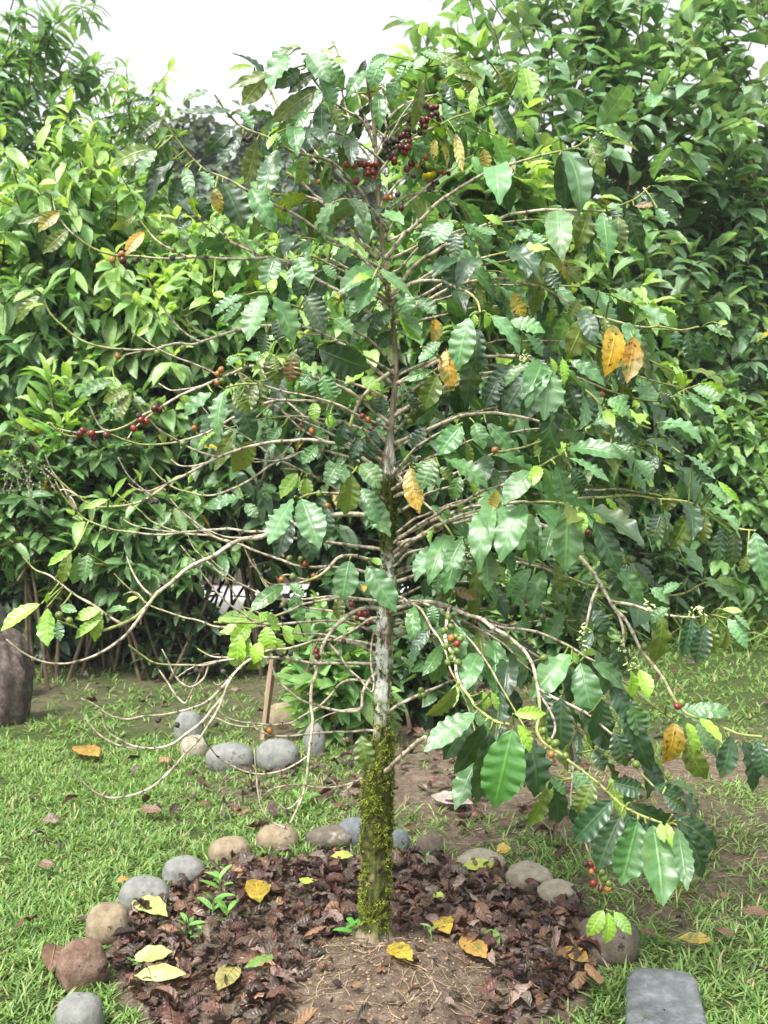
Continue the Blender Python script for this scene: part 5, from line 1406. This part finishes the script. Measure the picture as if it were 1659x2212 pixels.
# tile: base x, base y, tip x, tip y, width (half photo px), colour class
LV = {
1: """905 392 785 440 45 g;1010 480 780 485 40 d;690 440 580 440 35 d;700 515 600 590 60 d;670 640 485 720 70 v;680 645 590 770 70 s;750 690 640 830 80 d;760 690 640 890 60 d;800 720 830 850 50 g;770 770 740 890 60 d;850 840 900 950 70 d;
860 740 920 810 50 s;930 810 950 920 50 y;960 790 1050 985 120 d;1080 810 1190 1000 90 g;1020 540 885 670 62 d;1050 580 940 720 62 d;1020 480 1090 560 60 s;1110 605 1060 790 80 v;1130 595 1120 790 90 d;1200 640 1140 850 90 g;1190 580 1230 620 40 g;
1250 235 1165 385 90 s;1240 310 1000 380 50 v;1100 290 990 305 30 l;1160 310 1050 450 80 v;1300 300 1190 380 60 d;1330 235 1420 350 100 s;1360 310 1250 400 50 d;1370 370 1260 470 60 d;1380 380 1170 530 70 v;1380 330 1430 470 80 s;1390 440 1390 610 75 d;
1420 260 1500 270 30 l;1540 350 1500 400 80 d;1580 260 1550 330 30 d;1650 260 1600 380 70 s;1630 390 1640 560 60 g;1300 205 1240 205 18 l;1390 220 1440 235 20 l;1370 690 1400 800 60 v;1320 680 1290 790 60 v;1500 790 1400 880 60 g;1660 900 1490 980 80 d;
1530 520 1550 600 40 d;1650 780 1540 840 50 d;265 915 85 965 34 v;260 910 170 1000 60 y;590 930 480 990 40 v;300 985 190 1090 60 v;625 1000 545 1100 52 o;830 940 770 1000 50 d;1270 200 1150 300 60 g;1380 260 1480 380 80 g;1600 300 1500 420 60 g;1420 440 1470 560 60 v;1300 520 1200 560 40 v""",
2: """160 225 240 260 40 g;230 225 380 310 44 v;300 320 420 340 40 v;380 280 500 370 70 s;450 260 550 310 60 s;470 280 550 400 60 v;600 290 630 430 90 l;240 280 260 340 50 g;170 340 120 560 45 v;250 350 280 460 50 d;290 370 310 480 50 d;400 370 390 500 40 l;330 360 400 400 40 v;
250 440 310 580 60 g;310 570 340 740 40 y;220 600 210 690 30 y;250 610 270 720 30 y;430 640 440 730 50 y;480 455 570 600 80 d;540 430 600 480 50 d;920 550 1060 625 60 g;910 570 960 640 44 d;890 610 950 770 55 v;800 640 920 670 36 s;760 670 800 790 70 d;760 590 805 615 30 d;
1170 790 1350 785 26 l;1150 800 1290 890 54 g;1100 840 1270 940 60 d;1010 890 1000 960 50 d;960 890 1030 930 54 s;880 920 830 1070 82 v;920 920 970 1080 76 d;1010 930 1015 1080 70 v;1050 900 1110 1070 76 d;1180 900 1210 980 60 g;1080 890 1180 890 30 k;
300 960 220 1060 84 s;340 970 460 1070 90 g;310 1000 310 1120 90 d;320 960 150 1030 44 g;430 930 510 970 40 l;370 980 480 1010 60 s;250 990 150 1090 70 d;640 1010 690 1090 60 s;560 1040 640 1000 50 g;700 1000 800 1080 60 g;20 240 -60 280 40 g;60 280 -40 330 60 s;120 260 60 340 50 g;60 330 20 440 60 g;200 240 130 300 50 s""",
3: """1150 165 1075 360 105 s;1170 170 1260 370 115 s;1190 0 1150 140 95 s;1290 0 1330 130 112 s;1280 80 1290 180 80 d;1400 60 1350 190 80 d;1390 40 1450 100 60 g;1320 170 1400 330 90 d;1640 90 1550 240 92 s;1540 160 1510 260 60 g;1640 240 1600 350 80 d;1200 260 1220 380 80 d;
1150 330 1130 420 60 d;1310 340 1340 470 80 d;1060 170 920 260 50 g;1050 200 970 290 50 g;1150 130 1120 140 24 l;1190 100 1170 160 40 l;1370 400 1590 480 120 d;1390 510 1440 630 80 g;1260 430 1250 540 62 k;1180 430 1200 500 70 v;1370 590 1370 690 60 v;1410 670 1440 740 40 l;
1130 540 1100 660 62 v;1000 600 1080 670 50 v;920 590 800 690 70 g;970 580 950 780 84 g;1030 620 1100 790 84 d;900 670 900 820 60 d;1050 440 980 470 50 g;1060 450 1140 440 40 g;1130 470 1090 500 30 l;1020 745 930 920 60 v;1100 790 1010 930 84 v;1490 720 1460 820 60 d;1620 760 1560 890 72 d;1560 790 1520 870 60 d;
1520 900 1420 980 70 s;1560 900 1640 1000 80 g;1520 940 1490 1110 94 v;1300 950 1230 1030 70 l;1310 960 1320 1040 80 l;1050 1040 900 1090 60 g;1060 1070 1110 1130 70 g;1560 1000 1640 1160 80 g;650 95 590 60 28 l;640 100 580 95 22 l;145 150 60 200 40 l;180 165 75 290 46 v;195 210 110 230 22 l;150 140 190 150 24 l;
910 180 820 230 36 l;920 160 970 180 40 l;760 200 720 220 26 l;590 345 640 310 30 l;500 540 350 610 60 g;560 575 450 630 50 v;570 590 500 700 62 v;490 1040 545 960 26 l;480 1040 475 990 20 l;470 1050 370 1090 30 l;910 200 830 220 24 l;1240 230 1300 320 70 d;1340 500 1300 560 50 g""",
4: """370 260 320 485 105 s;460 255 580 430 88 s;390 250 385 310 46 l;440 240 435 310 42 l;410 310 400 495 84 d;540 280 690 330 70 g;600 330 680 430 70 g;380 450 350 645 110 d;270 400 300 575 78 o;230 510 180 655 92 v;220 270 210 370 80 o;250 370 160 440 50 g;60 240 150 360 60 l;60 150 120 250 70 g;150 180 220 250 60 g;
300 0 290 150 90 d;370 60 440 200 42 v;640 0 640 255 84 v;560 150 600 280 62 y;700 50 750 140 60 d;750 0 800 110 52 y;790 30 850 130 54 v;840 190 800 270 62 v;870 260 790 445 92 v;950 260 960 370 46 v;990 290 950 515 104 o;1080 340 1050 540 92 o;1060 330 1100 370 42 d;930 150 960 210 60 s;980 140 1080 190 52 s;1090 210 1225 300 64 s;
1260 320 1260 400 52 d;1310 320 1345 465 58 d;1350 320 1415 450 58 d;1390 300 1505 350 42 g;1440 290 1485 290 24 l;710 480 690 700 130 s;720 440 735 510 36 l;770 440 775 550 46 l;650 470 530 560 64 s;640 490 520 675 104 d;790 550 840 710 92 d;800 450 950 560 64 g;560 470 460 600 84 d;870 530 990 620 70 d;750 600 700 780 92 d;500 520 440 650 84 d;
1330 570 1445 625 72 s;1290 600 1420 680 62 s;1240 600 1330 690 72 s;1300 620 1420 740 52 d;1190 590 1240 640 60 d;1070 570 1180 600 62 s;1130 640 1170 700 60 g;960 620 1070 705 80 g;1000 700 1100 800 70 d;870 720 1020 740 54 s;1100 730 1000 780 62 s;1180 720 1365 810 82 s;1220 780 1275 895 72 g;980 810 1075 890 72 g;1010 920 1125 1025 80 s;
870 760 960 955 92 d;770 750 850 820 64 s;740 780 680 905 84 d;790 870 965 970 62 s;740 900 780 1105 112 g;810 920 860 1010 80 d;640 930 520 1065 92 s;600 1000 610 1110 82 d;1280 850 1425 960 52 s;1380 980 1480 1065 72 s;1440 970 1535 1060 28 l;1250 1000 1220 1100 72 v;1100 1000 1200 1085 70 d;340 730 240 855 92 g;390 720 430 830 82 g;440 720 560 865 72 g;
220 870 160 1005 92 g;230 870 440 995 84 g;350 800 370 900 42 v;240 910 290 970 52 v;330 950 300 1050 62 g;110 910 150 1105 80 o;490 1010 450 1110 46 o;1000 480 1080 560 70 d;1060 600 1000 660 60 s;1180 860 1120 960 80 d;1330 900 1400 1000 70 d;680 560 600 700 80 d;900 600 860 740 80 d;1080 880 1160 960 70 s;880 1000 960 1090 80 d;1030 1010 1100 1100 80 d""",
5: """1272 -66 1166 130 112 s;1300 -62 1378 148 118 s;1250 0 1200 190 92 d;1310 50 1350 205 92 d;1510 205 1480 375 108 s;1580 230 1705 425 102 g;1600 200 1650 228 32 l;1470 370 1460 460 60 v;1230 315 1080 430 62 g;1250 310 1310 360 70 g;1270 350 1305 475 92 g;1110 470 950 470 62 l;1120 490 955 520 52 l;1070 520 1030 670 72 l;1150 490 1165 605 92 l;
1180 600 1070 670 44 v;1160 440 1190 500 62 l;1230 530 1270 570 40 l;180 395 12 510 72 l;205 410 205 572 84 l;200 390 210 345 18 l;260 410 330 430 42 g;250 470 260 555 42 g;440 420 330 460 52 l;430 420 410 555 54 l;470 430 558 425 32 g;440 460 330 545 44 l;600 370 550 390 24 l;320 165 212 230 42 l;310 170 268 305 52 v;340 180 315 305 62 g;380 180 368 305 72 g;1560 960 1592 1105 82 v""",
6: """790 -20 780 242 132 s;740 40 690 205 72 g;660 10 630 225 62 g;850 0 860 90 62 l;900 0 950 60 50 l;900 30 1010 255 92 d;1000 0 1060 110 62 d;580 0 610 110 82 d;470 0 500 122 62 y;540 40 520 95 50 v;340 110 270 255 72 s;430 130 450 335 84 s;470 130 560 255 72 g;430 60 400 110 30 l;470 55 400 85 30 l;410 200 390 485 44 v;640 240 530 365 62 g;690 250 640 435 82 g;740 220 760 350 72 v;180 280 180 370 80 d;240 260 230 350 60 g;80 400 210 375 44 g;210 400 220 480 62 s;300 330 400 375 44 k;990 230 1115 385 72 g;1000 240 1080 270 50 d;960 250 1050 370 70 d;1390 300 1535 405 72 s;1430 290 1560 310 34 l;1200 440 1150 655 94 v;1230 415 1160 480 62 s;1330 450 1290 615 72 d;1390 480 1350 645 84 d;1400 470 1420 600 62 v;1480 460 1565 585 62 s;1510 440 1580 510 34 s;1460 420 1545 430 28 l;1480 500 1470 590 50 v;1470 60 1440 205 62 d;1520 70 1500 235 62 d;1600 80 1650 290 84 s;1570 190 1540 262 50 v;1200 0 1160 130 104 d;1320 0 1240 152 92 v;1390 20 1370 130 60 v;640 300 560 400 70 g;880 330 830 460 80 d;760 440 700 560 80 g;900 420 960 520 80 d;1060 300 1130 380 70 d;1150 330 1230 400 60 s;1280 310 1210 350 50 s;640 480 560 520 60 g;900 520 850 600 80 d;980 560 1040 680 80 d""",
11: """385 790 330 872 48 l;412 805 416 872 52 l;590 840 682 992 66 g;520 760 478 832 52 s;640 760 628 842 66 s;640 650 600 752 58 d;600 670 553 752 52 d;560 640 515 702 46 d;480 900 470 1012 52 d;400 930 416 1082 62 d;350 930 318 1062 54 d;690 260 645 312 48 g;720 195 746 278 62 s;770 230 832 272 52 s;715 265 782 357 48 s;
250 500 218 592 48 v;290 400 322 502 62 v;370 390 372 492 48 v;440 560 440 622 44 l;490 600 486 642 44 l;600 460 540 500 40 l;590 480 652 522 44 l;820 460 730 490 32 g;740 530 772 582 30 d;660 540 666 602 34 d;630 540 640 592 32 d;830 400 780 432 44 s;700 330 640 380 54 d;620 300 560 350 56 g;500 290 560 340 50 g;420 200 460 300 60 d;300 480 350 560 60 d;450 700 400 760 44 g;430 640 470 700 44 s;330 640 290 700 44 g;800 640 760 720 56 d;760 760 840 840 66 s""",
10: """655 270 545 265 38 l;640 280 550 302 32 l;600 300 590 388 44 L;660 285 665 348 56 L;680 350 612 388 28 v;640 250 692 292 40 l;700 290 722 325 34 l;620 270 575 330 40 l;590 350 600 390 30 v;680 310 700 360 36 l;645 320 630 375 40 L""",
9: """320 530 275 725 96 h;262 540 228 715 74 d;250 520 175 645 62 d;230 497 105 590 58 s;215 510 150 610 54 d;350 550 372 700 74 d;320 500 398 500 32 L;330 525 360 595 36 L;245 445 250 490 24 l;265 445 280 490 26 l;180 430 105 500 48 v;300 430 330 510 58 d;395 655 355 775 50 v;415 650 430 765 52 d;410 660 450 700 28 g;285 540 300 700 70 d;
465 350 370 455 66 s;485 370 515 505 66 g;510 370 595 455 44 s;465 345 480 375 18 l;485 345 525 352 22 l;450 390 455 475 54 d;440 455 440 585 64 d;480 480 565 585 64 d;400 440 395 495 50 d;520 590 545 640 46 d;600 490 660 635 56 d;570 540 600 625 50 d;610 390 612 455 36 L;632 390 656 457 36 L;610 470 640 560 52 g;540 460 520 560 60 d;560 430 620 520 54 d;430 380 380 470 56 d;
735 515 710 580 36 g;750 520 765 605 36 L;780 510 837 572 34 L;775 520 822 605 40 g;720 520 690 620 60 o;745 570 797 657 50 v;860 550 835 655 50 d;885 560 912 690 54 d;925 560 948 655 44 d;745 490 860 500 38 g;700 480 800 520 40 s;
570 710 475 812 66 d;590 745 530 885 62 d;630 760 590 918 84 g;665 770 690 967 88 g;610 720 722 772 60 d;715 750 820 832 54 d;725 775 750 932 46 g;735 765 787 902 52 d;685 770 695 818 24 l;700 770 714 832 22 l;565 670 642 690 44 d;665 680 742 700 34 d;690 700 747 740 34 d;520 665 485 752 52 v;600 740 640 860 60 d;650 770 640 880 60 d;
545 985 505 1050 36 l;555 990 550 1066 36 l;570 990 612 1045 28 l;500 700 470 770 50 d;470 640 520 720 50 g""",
}
CC = {'d': (0.019, 0.056, 0.025), 'g': (0.068, 0.17, 0.055), 's': (0.105, 0.22, 0.095), 'h': (0.045, 0.16, 0.03), 'l': (0.20, 0.36, 0.045), 'L': (0.21, 0.40, 0.035), 'v': (0.095, 0.14, 0.022), 'y': (0.36, 0.28, 0.03), 'o': (0.42, 0.23, 0.018), 'k': (0.17, 0.10, 0.045)}  # s: sky sheen put into a paler leaf colour; d deepened for contrast
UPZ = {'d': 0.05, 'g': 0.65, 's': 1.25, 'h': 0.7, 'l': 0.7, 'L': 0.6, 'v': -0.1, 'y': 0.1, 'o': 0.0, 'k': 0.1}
rl_ = np.random.default_rng(5)
HL = []
for tl, txt in LV.items():
    ox, oy = ORG[tl]
    for it in txt.replace("\n", "").split(";"):
        f = it.split()
        bx, by, tx, ty, wd = [float(q) for q in f[:5]]
        c = f[5]
        k_ = 0.6631 if tl == 11 else 1 / 1.1477 if tl >= 9 else 0.5
        bx, by, tx, ty, wd = ox + bx * k_, oy + by * k_, ox + tx * k_, oy + ty * k_, wd * k_
        key, j, dist = nearest(bx, by)
        b = BR[key]
        Yb = b["P"][j, 1] - min(dist, 60) * 0.0006 - {'s': 0.05, 'h': 0.07, 'L': 0.08, 'l': 0.04, 'g': 0.03, 'o': 0.05, 'y': 0.03}.get(c, 0.0)
        base = at(bx, by, Yb)
        ln_px = math.hypot(tx - bx, ty - by)
        fwd = rl_.uniform(-0.45, 0.15) if c not in 'dv' else rl_.uniform(-0.15, 0.25)
        tip = at(tx, ty, Yb + fwd * ln_px / PXM)
        D = tip - base
        L = np.linalg.norm(D)
        D = D * 1.05
        L *= 1.05
        W = 1.13 * wd / F * (Yb + 3.0)
        W = min(max(W, L * 0.20), L * 0.62)
        N = np.array([rl_.normal(0, .35), -1.0, UPZ[c] + rl_.normal(0, .22)])
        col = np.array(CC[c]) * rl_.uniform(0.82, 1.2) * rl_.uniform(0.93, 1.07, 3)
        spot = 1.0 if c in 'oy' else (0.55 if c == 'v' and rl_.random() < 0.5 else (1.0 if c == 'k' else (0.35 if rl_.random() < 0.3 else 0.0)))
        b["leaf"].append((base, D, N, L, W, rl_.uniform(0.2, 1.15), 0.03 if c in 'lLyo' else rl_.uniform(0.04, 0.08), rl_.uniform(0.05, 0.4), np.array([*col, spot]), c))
        if dist > 9 and dist < 90:
            pj = b["P"][j]
            q, _ = smooth_path([pj, (pj + base) / 2 + np.array([0, 0, 0.004 * rl_.normal()]), base], 0.02)
            b["twig"].append(q)

# leaves of the branches that are not drawn leaf by leaf
for key, b in BR.items():
    if not b["lv"] and key[0] == 'r' and key not in ('r3', 'r4', 'r5', 'r6', 'r7', 'r8', 'r28', 'r29', 'r27', 'r26', 'r22', 'r15', 'r16', 'r13', 'r17', 'r21', 'r40', 'r42', 'r43', 'r44', 'r25', 'r18', 'r19', 'r14'):
        b["lv"] = (0.62, 1.0, 3 if key[0] == 'r' else 2, 0.155, 'D')
    if not b["lv"] and key in ('t1b', 't5', 't7', 't9'):
        b["lv"] = (0.75, 1.0, 2, 0.15, 'D')
    if not b["lv"]:
        continue
    s0, s1, npr, size, pal = b["lv"]
    P = b["P"]
    for q in range(npr):
        s = s0 + (s1 - s0) * (q + rl_.uniform(-.2, .2)) / max(npr - 1, 1)
        j = int(np.clip(s, 0, 1) * (len(P) - 1))
        A = norm(P[min(j + 1, len(P) - 1)] - P[max(j - 1, 0)])
        side = norm(np.cross(A, [0, 0, 1.0]))
        for sg in (1, -1):
            if rl_.random() < 0.12:
                continue
            tipn = s > 0.93
            D = side * sg * 0.62 + A * (0.75 if tipn else 0.3) + np.array([0, 0, -0.75 if not tipn else -0.35]) + rl_.normal(0, 0.2, 3)
            c = rl_.choice(list('dgslvy'), p=[.25, .33, .27, .06, .09, 0]) if not (tipn and rl_.random() < .5) else 'l'
            L = size * rl_.uniform(0.75, 1.3) * (0.6 if c == 'l' else 1)
            col = np.array(CC[c]) * rl_.uniform(0.8, 1.25) * rl_.uniform(0.93, 1.07, 3)
            N = np.array([0, -0.3, 1.0]) + A * 0.3 + rl_.normal(0, .35, 3)
            b["leaf"].append((P[j] + side * sg * 0.004, D, N, L, L * rl_.uniform(0.34, 0.43), rl_.uniform(0.2, 1.7), rl_.uniform(0.03, 0.085), rl_.uniform(0.05, 0.4), np.array([*col, 0.6 if c in 'vy' else (0.35 if rl_.random() < .25 else 0)]), c))

# ------------------------------------------------------------------ cherries
CH = {
1: "1500 668 r 1497 712 r 1530 718 r 1555 708 r 1575 712 r 1605 712 r 1625 712 r 1592 735 r 1590 750 r 1612 745 r 1612 770 r 1538 785 r 1380 785 o 1425 778 g 1560 480 k 1555 535 k 1345 650 k 1300 620 k 1255 568 k 1285 540 k 1050 600 k 1070 605 k 1085 595 k 1420 820 k 1450 860 k 1348 700 k 525 1098 o 750 1080 g",
2: "175 455 d 205 465 d 165 525 r 185 515 r 170 540 d 155 575 k 85 585 d 110 610 r 105 635 r 70 635 d 90 660 r 45 690 r 95 560 k 100 730 r 122 708 d 150 690 g 180 678 o 145 718 o 170 720 k 128 758 k 205 790 d 195 820 k 230 790 k 240 740 o 262 745 o 280 750 k 75 900 d 505 745 r 530 720 o 550 735 o 60 840 k 30 855 o 5 855 o 230 490 k 235 515 k 225 470 d 120 535 k 40 600 k 20 620 k 35 640 k 10 655 k 60 610 k 75 650 k 25 680 k",
3: "485 17 o 530 20 d 545 38 k 585 20 k 640 35 k 745 8 k 680 418 g 510 433 o 790 398 g 955 492 o 940 510 o 938 548 o 960 540 g 675 645 k 688 668 d 668 658 d 600 690 k 610 708 r 630 717 r 578 745 r 358 755 r 345 768 d 405 788 d 395 768 r 460 775 d 1565 692 r 1590 708 o 1300 735 o 1348 755 o 840 745 o 790 810 g 658 1062 k 678 1060 k 625 1060 k 1380 965 g 1378 1027 g 1550 1045 g 1415 1080 o",
4: "100 695 g 125 672 g 95 885 g 480 838 o 655 965 o 560 715 g 550 730 g 940 600 o 30 690 g 110 715 g",
5: "1250 200 g 1298 205 g 1318 225 r 1265 280 g 1217 292 o 1357 278 o 1222 400 g 1555 438 r 1545 460 r 1582 440 r 1592 480 d 1520 400 r 1368 600 r 1372 625 d 1410 620 g 980 308 k 255 445 g 300 470 g 850 685 k 870 690 k 765 920 k 683 898 k 1165 945 o 1150 935 g 1255 612 k 965 690 k 1215 615 k 1485 560 k",
6: "500 328 r 595 335 r 610 422 r 880 88 d 950 187 r 1268 840 r 1285 825 g 723 1048 o 715 990 g 740 1000 g 785 1055 g 690 945 g 678 948 g 1065 1052 k 1090 1090 g 203 512 r 290 708 d 498 598 r 510 660 g 268 620 g 295 630 g 275 650 g 330 635 g 335 605 g 315 600 g 280 600 g 270 580 g 258 515 g 290 495 g 278 455 g 330 550 g 292 545 o 315 570 r 310 540 g 355 632 g 340 660 g 360 415 g 300 610 g 320 650 g 730 380 g 745 400 g 785 395 g 800 410 g 760 395 g 550 390 g 570 365 g 835 450 g 845 480 g 685 455 g 620 440 k 610 365 r 490 350 r 1050 200 g 1040 215 g 1070 205 g 1125 580 g 160 770 g 170 790 g 155 795 g 690 630 g 630 720 g",
8: "870 412 k 892 415 r 915 435 r 895 447 o 940 450 g 950 475 g 905 498 r 935 522 d 968 520 o 970 500 g 900 500 d",
}
MC = {}
for k_, c0, c1, ro in (('r', (0.12, 0.016, 0.014), (0.25, 0.035, 0.024), .28), ('d', (0.06, 0.012, 0.014), (0.12, 0.024, 0.024), .35), ('k', (0.028, 0.018, 0.017), (0.075, 0.05, 0.042), .7), ('g', (0.085, 0.13, 0.025), (0.15, 0.20, 0.04), .35), ('o', (0.26, 0.09, 0.022), (0.36, 0.16, 0.04), .33)):
    MC[k_] = rough_material("cherry_skin", [(0.35, c0), (0.65, c1)], scale=55, rough=ro, bump=0.25 if k_ != 'k' else 1.0, bscale=160, dist=0.002, spec=0.5)
CN = {'r': "ripe red cherry", 'd': "dark red overripe cherry", 'k': "dried blackened cherry", 'g': "unripe green cherry", 'o': "orange half ripe cherry"}
uu = np.linspace(0, 2 * math.pi, 15); vv = np.linspace(0, math.pi, 10)
SPH = np.stack([np.outer(np.sin(vv), np.cos(uu)), np.outer(np.sin(vv), np.sin(uu)), np.outer(np.cos(vv), np.ones(15))], -1)
for tl, txt in CH.items():
    f = txt.split()
    ox, oy = ORG[tl]
    for q in range(0, len(f), 3):
        px, py, c = ox + float(f[q]) / 2, oy + float(f[q + 1]) / 2, f[q + 2]
        key, j, dist = nearest(px, py)
        b = BR[key]
        Y = b["P"][j, 1] - 0.006 + rl_.normal(0, 0.004)
        b["cherry"].append((at(px, py, Y), c, b["P"][j], dist))
        if tl == 2 and px < 950 and py < 370 and c in "dkr":
            for _ in range(1):
                b["cherry"].append((at(px + rl_.normal(0, 7), py + rl_.normal(0, 7), Y + rl_.normal(0, .012)), "d" if c == "r" else c, b["P"][j], dist))

# ------------------------------------------------------------------ build every branch with its leaves and cherries
for key, b in BR.items():
    P = b["P"]
    n = len(P)
    s = np.linspace(0, 1, n)
    dist = P[:, 1] + 3.0
    wpx = b["w"][0] + (b["w"][1] - b["w"][0]) * s ** 0.8
    R = wpx / F * 3.0 / 2 * 0.96
    fine, _ = smooth_path(P[::3] if n > 9 else P, 0.006)
    R = np.interp(np.linspace(0, 1, len(fine)), s, R)
    u = np.arange(len(fine)) * 0.006
    pitch = rq.uniform(0.042, 0.060)
    nodew = np.exp(-(((u + 0.02) % pitch - pitch / 2) / 0.0045) ** 2)
    R = R * (1 + 0.42 * nodew + 0.06 * rq.normal(size=len(fine)))
    tone = np.clip(0.95 + 0.16 * np.sin(u * 9 + rq.uniform(0, 6)) + 0.12 * rq.normal(size=len(fine)), 0.5, 1.4)
    col = np.stack([tone, tone, tone, np.ones(len(fine))], 1)
    col[:, :3] *= (1 - 0.62 * np.clip(nodew * 1.6, 0, 1) * (rq.random(len(fine)) < 0.85))[:, None]
    gtip = np.clip((np.linspace(0, 1, len(fine)) - (1 - 0.32 - b["green"] * 0.6)) / 0.2, 0, 1)[:, None] * (0.9 if b["leaf"] else 0.25)
    col[:, :3] = col[:, :3] * (1 - gtip) + np.array([0.50, 0.66, 0.22]) * gtip
    mb = MB()
    tube(mb, fine, R, 8, col)
    # dry stipules and fruit stalks at the nodes
    nj = np.where((nodew[1:-1] > nodew[:-2]) & (nodew[1:-1] >= nodew[2:]))[0] + 1
    for j in nj:
        for _ in range(rq.integers(1, 4)):
            d = norm(rq.normal(0, 1, 3))
            T = norm(fine[min(j + 1, len(fine) - 1)] - fine[j - 1])
            d = norm(d - T * d.dot(T))
            l = rq.uniform(0.004, 0.010)
            q0 = fine[j] + d * R[j] * 0.7
            dk = rq.uniform(0.08, 0.35)
            tube(mb, np.stack([q0, q0 + d * l * .6 + T * 0.001, q0 + d * l + T * rq.normal(0, .002)]), np.array([0.0016, 0.0013, 0.0006]), 4, np.array([dk, dk * .85, dk * .7, 1]))
    for q in b["twig"]:
        tube(mb, q, np.linspace(0.0030, 0.0022, len(q)), 5, np.array([0.42, 0.62, 0.2, 1]))
    for c_ in b["cherry"]:
        if c_[3] < 60:
            tube(mb, np.linspace(c_[2], c_[0], 4), 0.0014, 4, np.array([0.5, 0.6, 0.25, 1]))
    br = mb.build("branch", M_TWIG, tree, TB)
    mb = MB()
    gl = [q for q in b["leaf"] if q[9] not in 'yo']
    yl = [q for q in b["leaf"] if q[9] in 'yo']

    def put(mb, ls):
        a = [np.array([q[k] for q in ls]) for k in range(9)]
        leaves(mb, a[0], a[1], a[2], a[3], a[4] * 1.0, a[5], a[6], a[7], a[8], nl=26, nw=3, wfreq=38, twist=rl_.normal(0, 0.55, len(ls)))
    if gl:
        put(mb, gl)
        mb.build("foliage", M_COFFEE, br, TB)
    for q in yl:
        mb = MB()
        put(mb, [q])
        tag(mb.build("yellow_leaf", M_COFFEE, br, TB), "yellowing leaf with dark spots" if q[9] == 'y' else "orange yellow dying leaf with brown spots")
    for c_ in b["cherry"]:
        p, c = c_[0], c_[1]
        sc_r = (0.0093 if c in 'rg' else 0.0088 if c in 'do' else 0.0076) * rq.uniform(0.88, 1.1)
        ax_ = norm(rq.normal(0, 0.5, 3) + np.array([0, 0, 1.0]))
        t_ = norm(np.cross(ax_, [0.3, 1, 0.1])); b_ = np.cross(ax_, t_)
        S_ = SPH * sc_r * np.array([1, 1, 1.13])
        if c == 'k':
            S_ = S_ * (1 + 0.12 * np.sin(uu * 5)[None, :, None] * np.sin(vv)[:, None, None])
        V_ = S_[..., 0:1] * t_ + S_[..., 1:2] * b_ + S_[..., 2:3] * ax_ + p
        mb = MB()
        mb.add(V_, grid_faces(10, 15)[:, ::-1])
        tube(mb, np.stack([p + ax_ * sc_r * 1.08, p + ax_ * sc_r * 1.2]), sc_r * 0.22, 6)
        o = mb.build("cherry", MC[c], br, TB)
        tag(o, CN[c])

# small cream flower buds at some nodes of the leafy side
for px, py in ((1133, 775), (1140, 770), (1127, 780), (1022, 1185), (1015, 1190), (1030, 1180), (1262, 1365), (1340, 1395), (1348, 1410), (1362, 1436), (1402, 1310), (1495, 1322), (1515, 1318), (1258, 1380)):
    key, j, dist = nearest(px, py)
    b = BR[key]
    mb = MB()
    for _ in range(9):
        p = at(px, py, b["P"][j, 1] - 0.008) + rl_.normal(0, 0.007, 3)
        d = norm(rl_.normal(0, 1, 3)) * 0.011
        tube(mb, np.stack([p, p + d * .6, p + d]), np.array([0.0015, 0.0024, 0.001]), 5, np.array([0.9, 1.0, 0.55, 1]))
    mb.build("flower_bud", M_PETAL, tree, TB)

# ------------------------------------------------------------------ the damp air
if HAZE > 0:
    mb = MB()
    bx = np.array([[x, y, z] for x in (-45, 45) for y in (-6, 60) for z in (-1.0, 22.0)], float)
    mb.add(bx, np.array([[0, 1, 3, 2], [4, 6, 7, 5], [0, 4, 5, 1], [2, 3, 7, 6], [0, 2, 6, 4], [1, 5, 7, 3]]))
    m, nt, ns, lk = mat_new("damp_air")
    out = ns.new('ShaderNodeOutputMaterial')
    pv = ns.new('ShaderNodeVolumePrincipled')
    pv.inputs['Color'].default_value = (0.90, 0.95, 1.0, 1)
    pv.inputs['Density'].default_value = HAZE
    lk.new(pv.outputs[0], out.inputs['Volume'])
    tag(mb.build("haze", m, smooth=False), "thin pale damp air", "haze", kind="stuff")
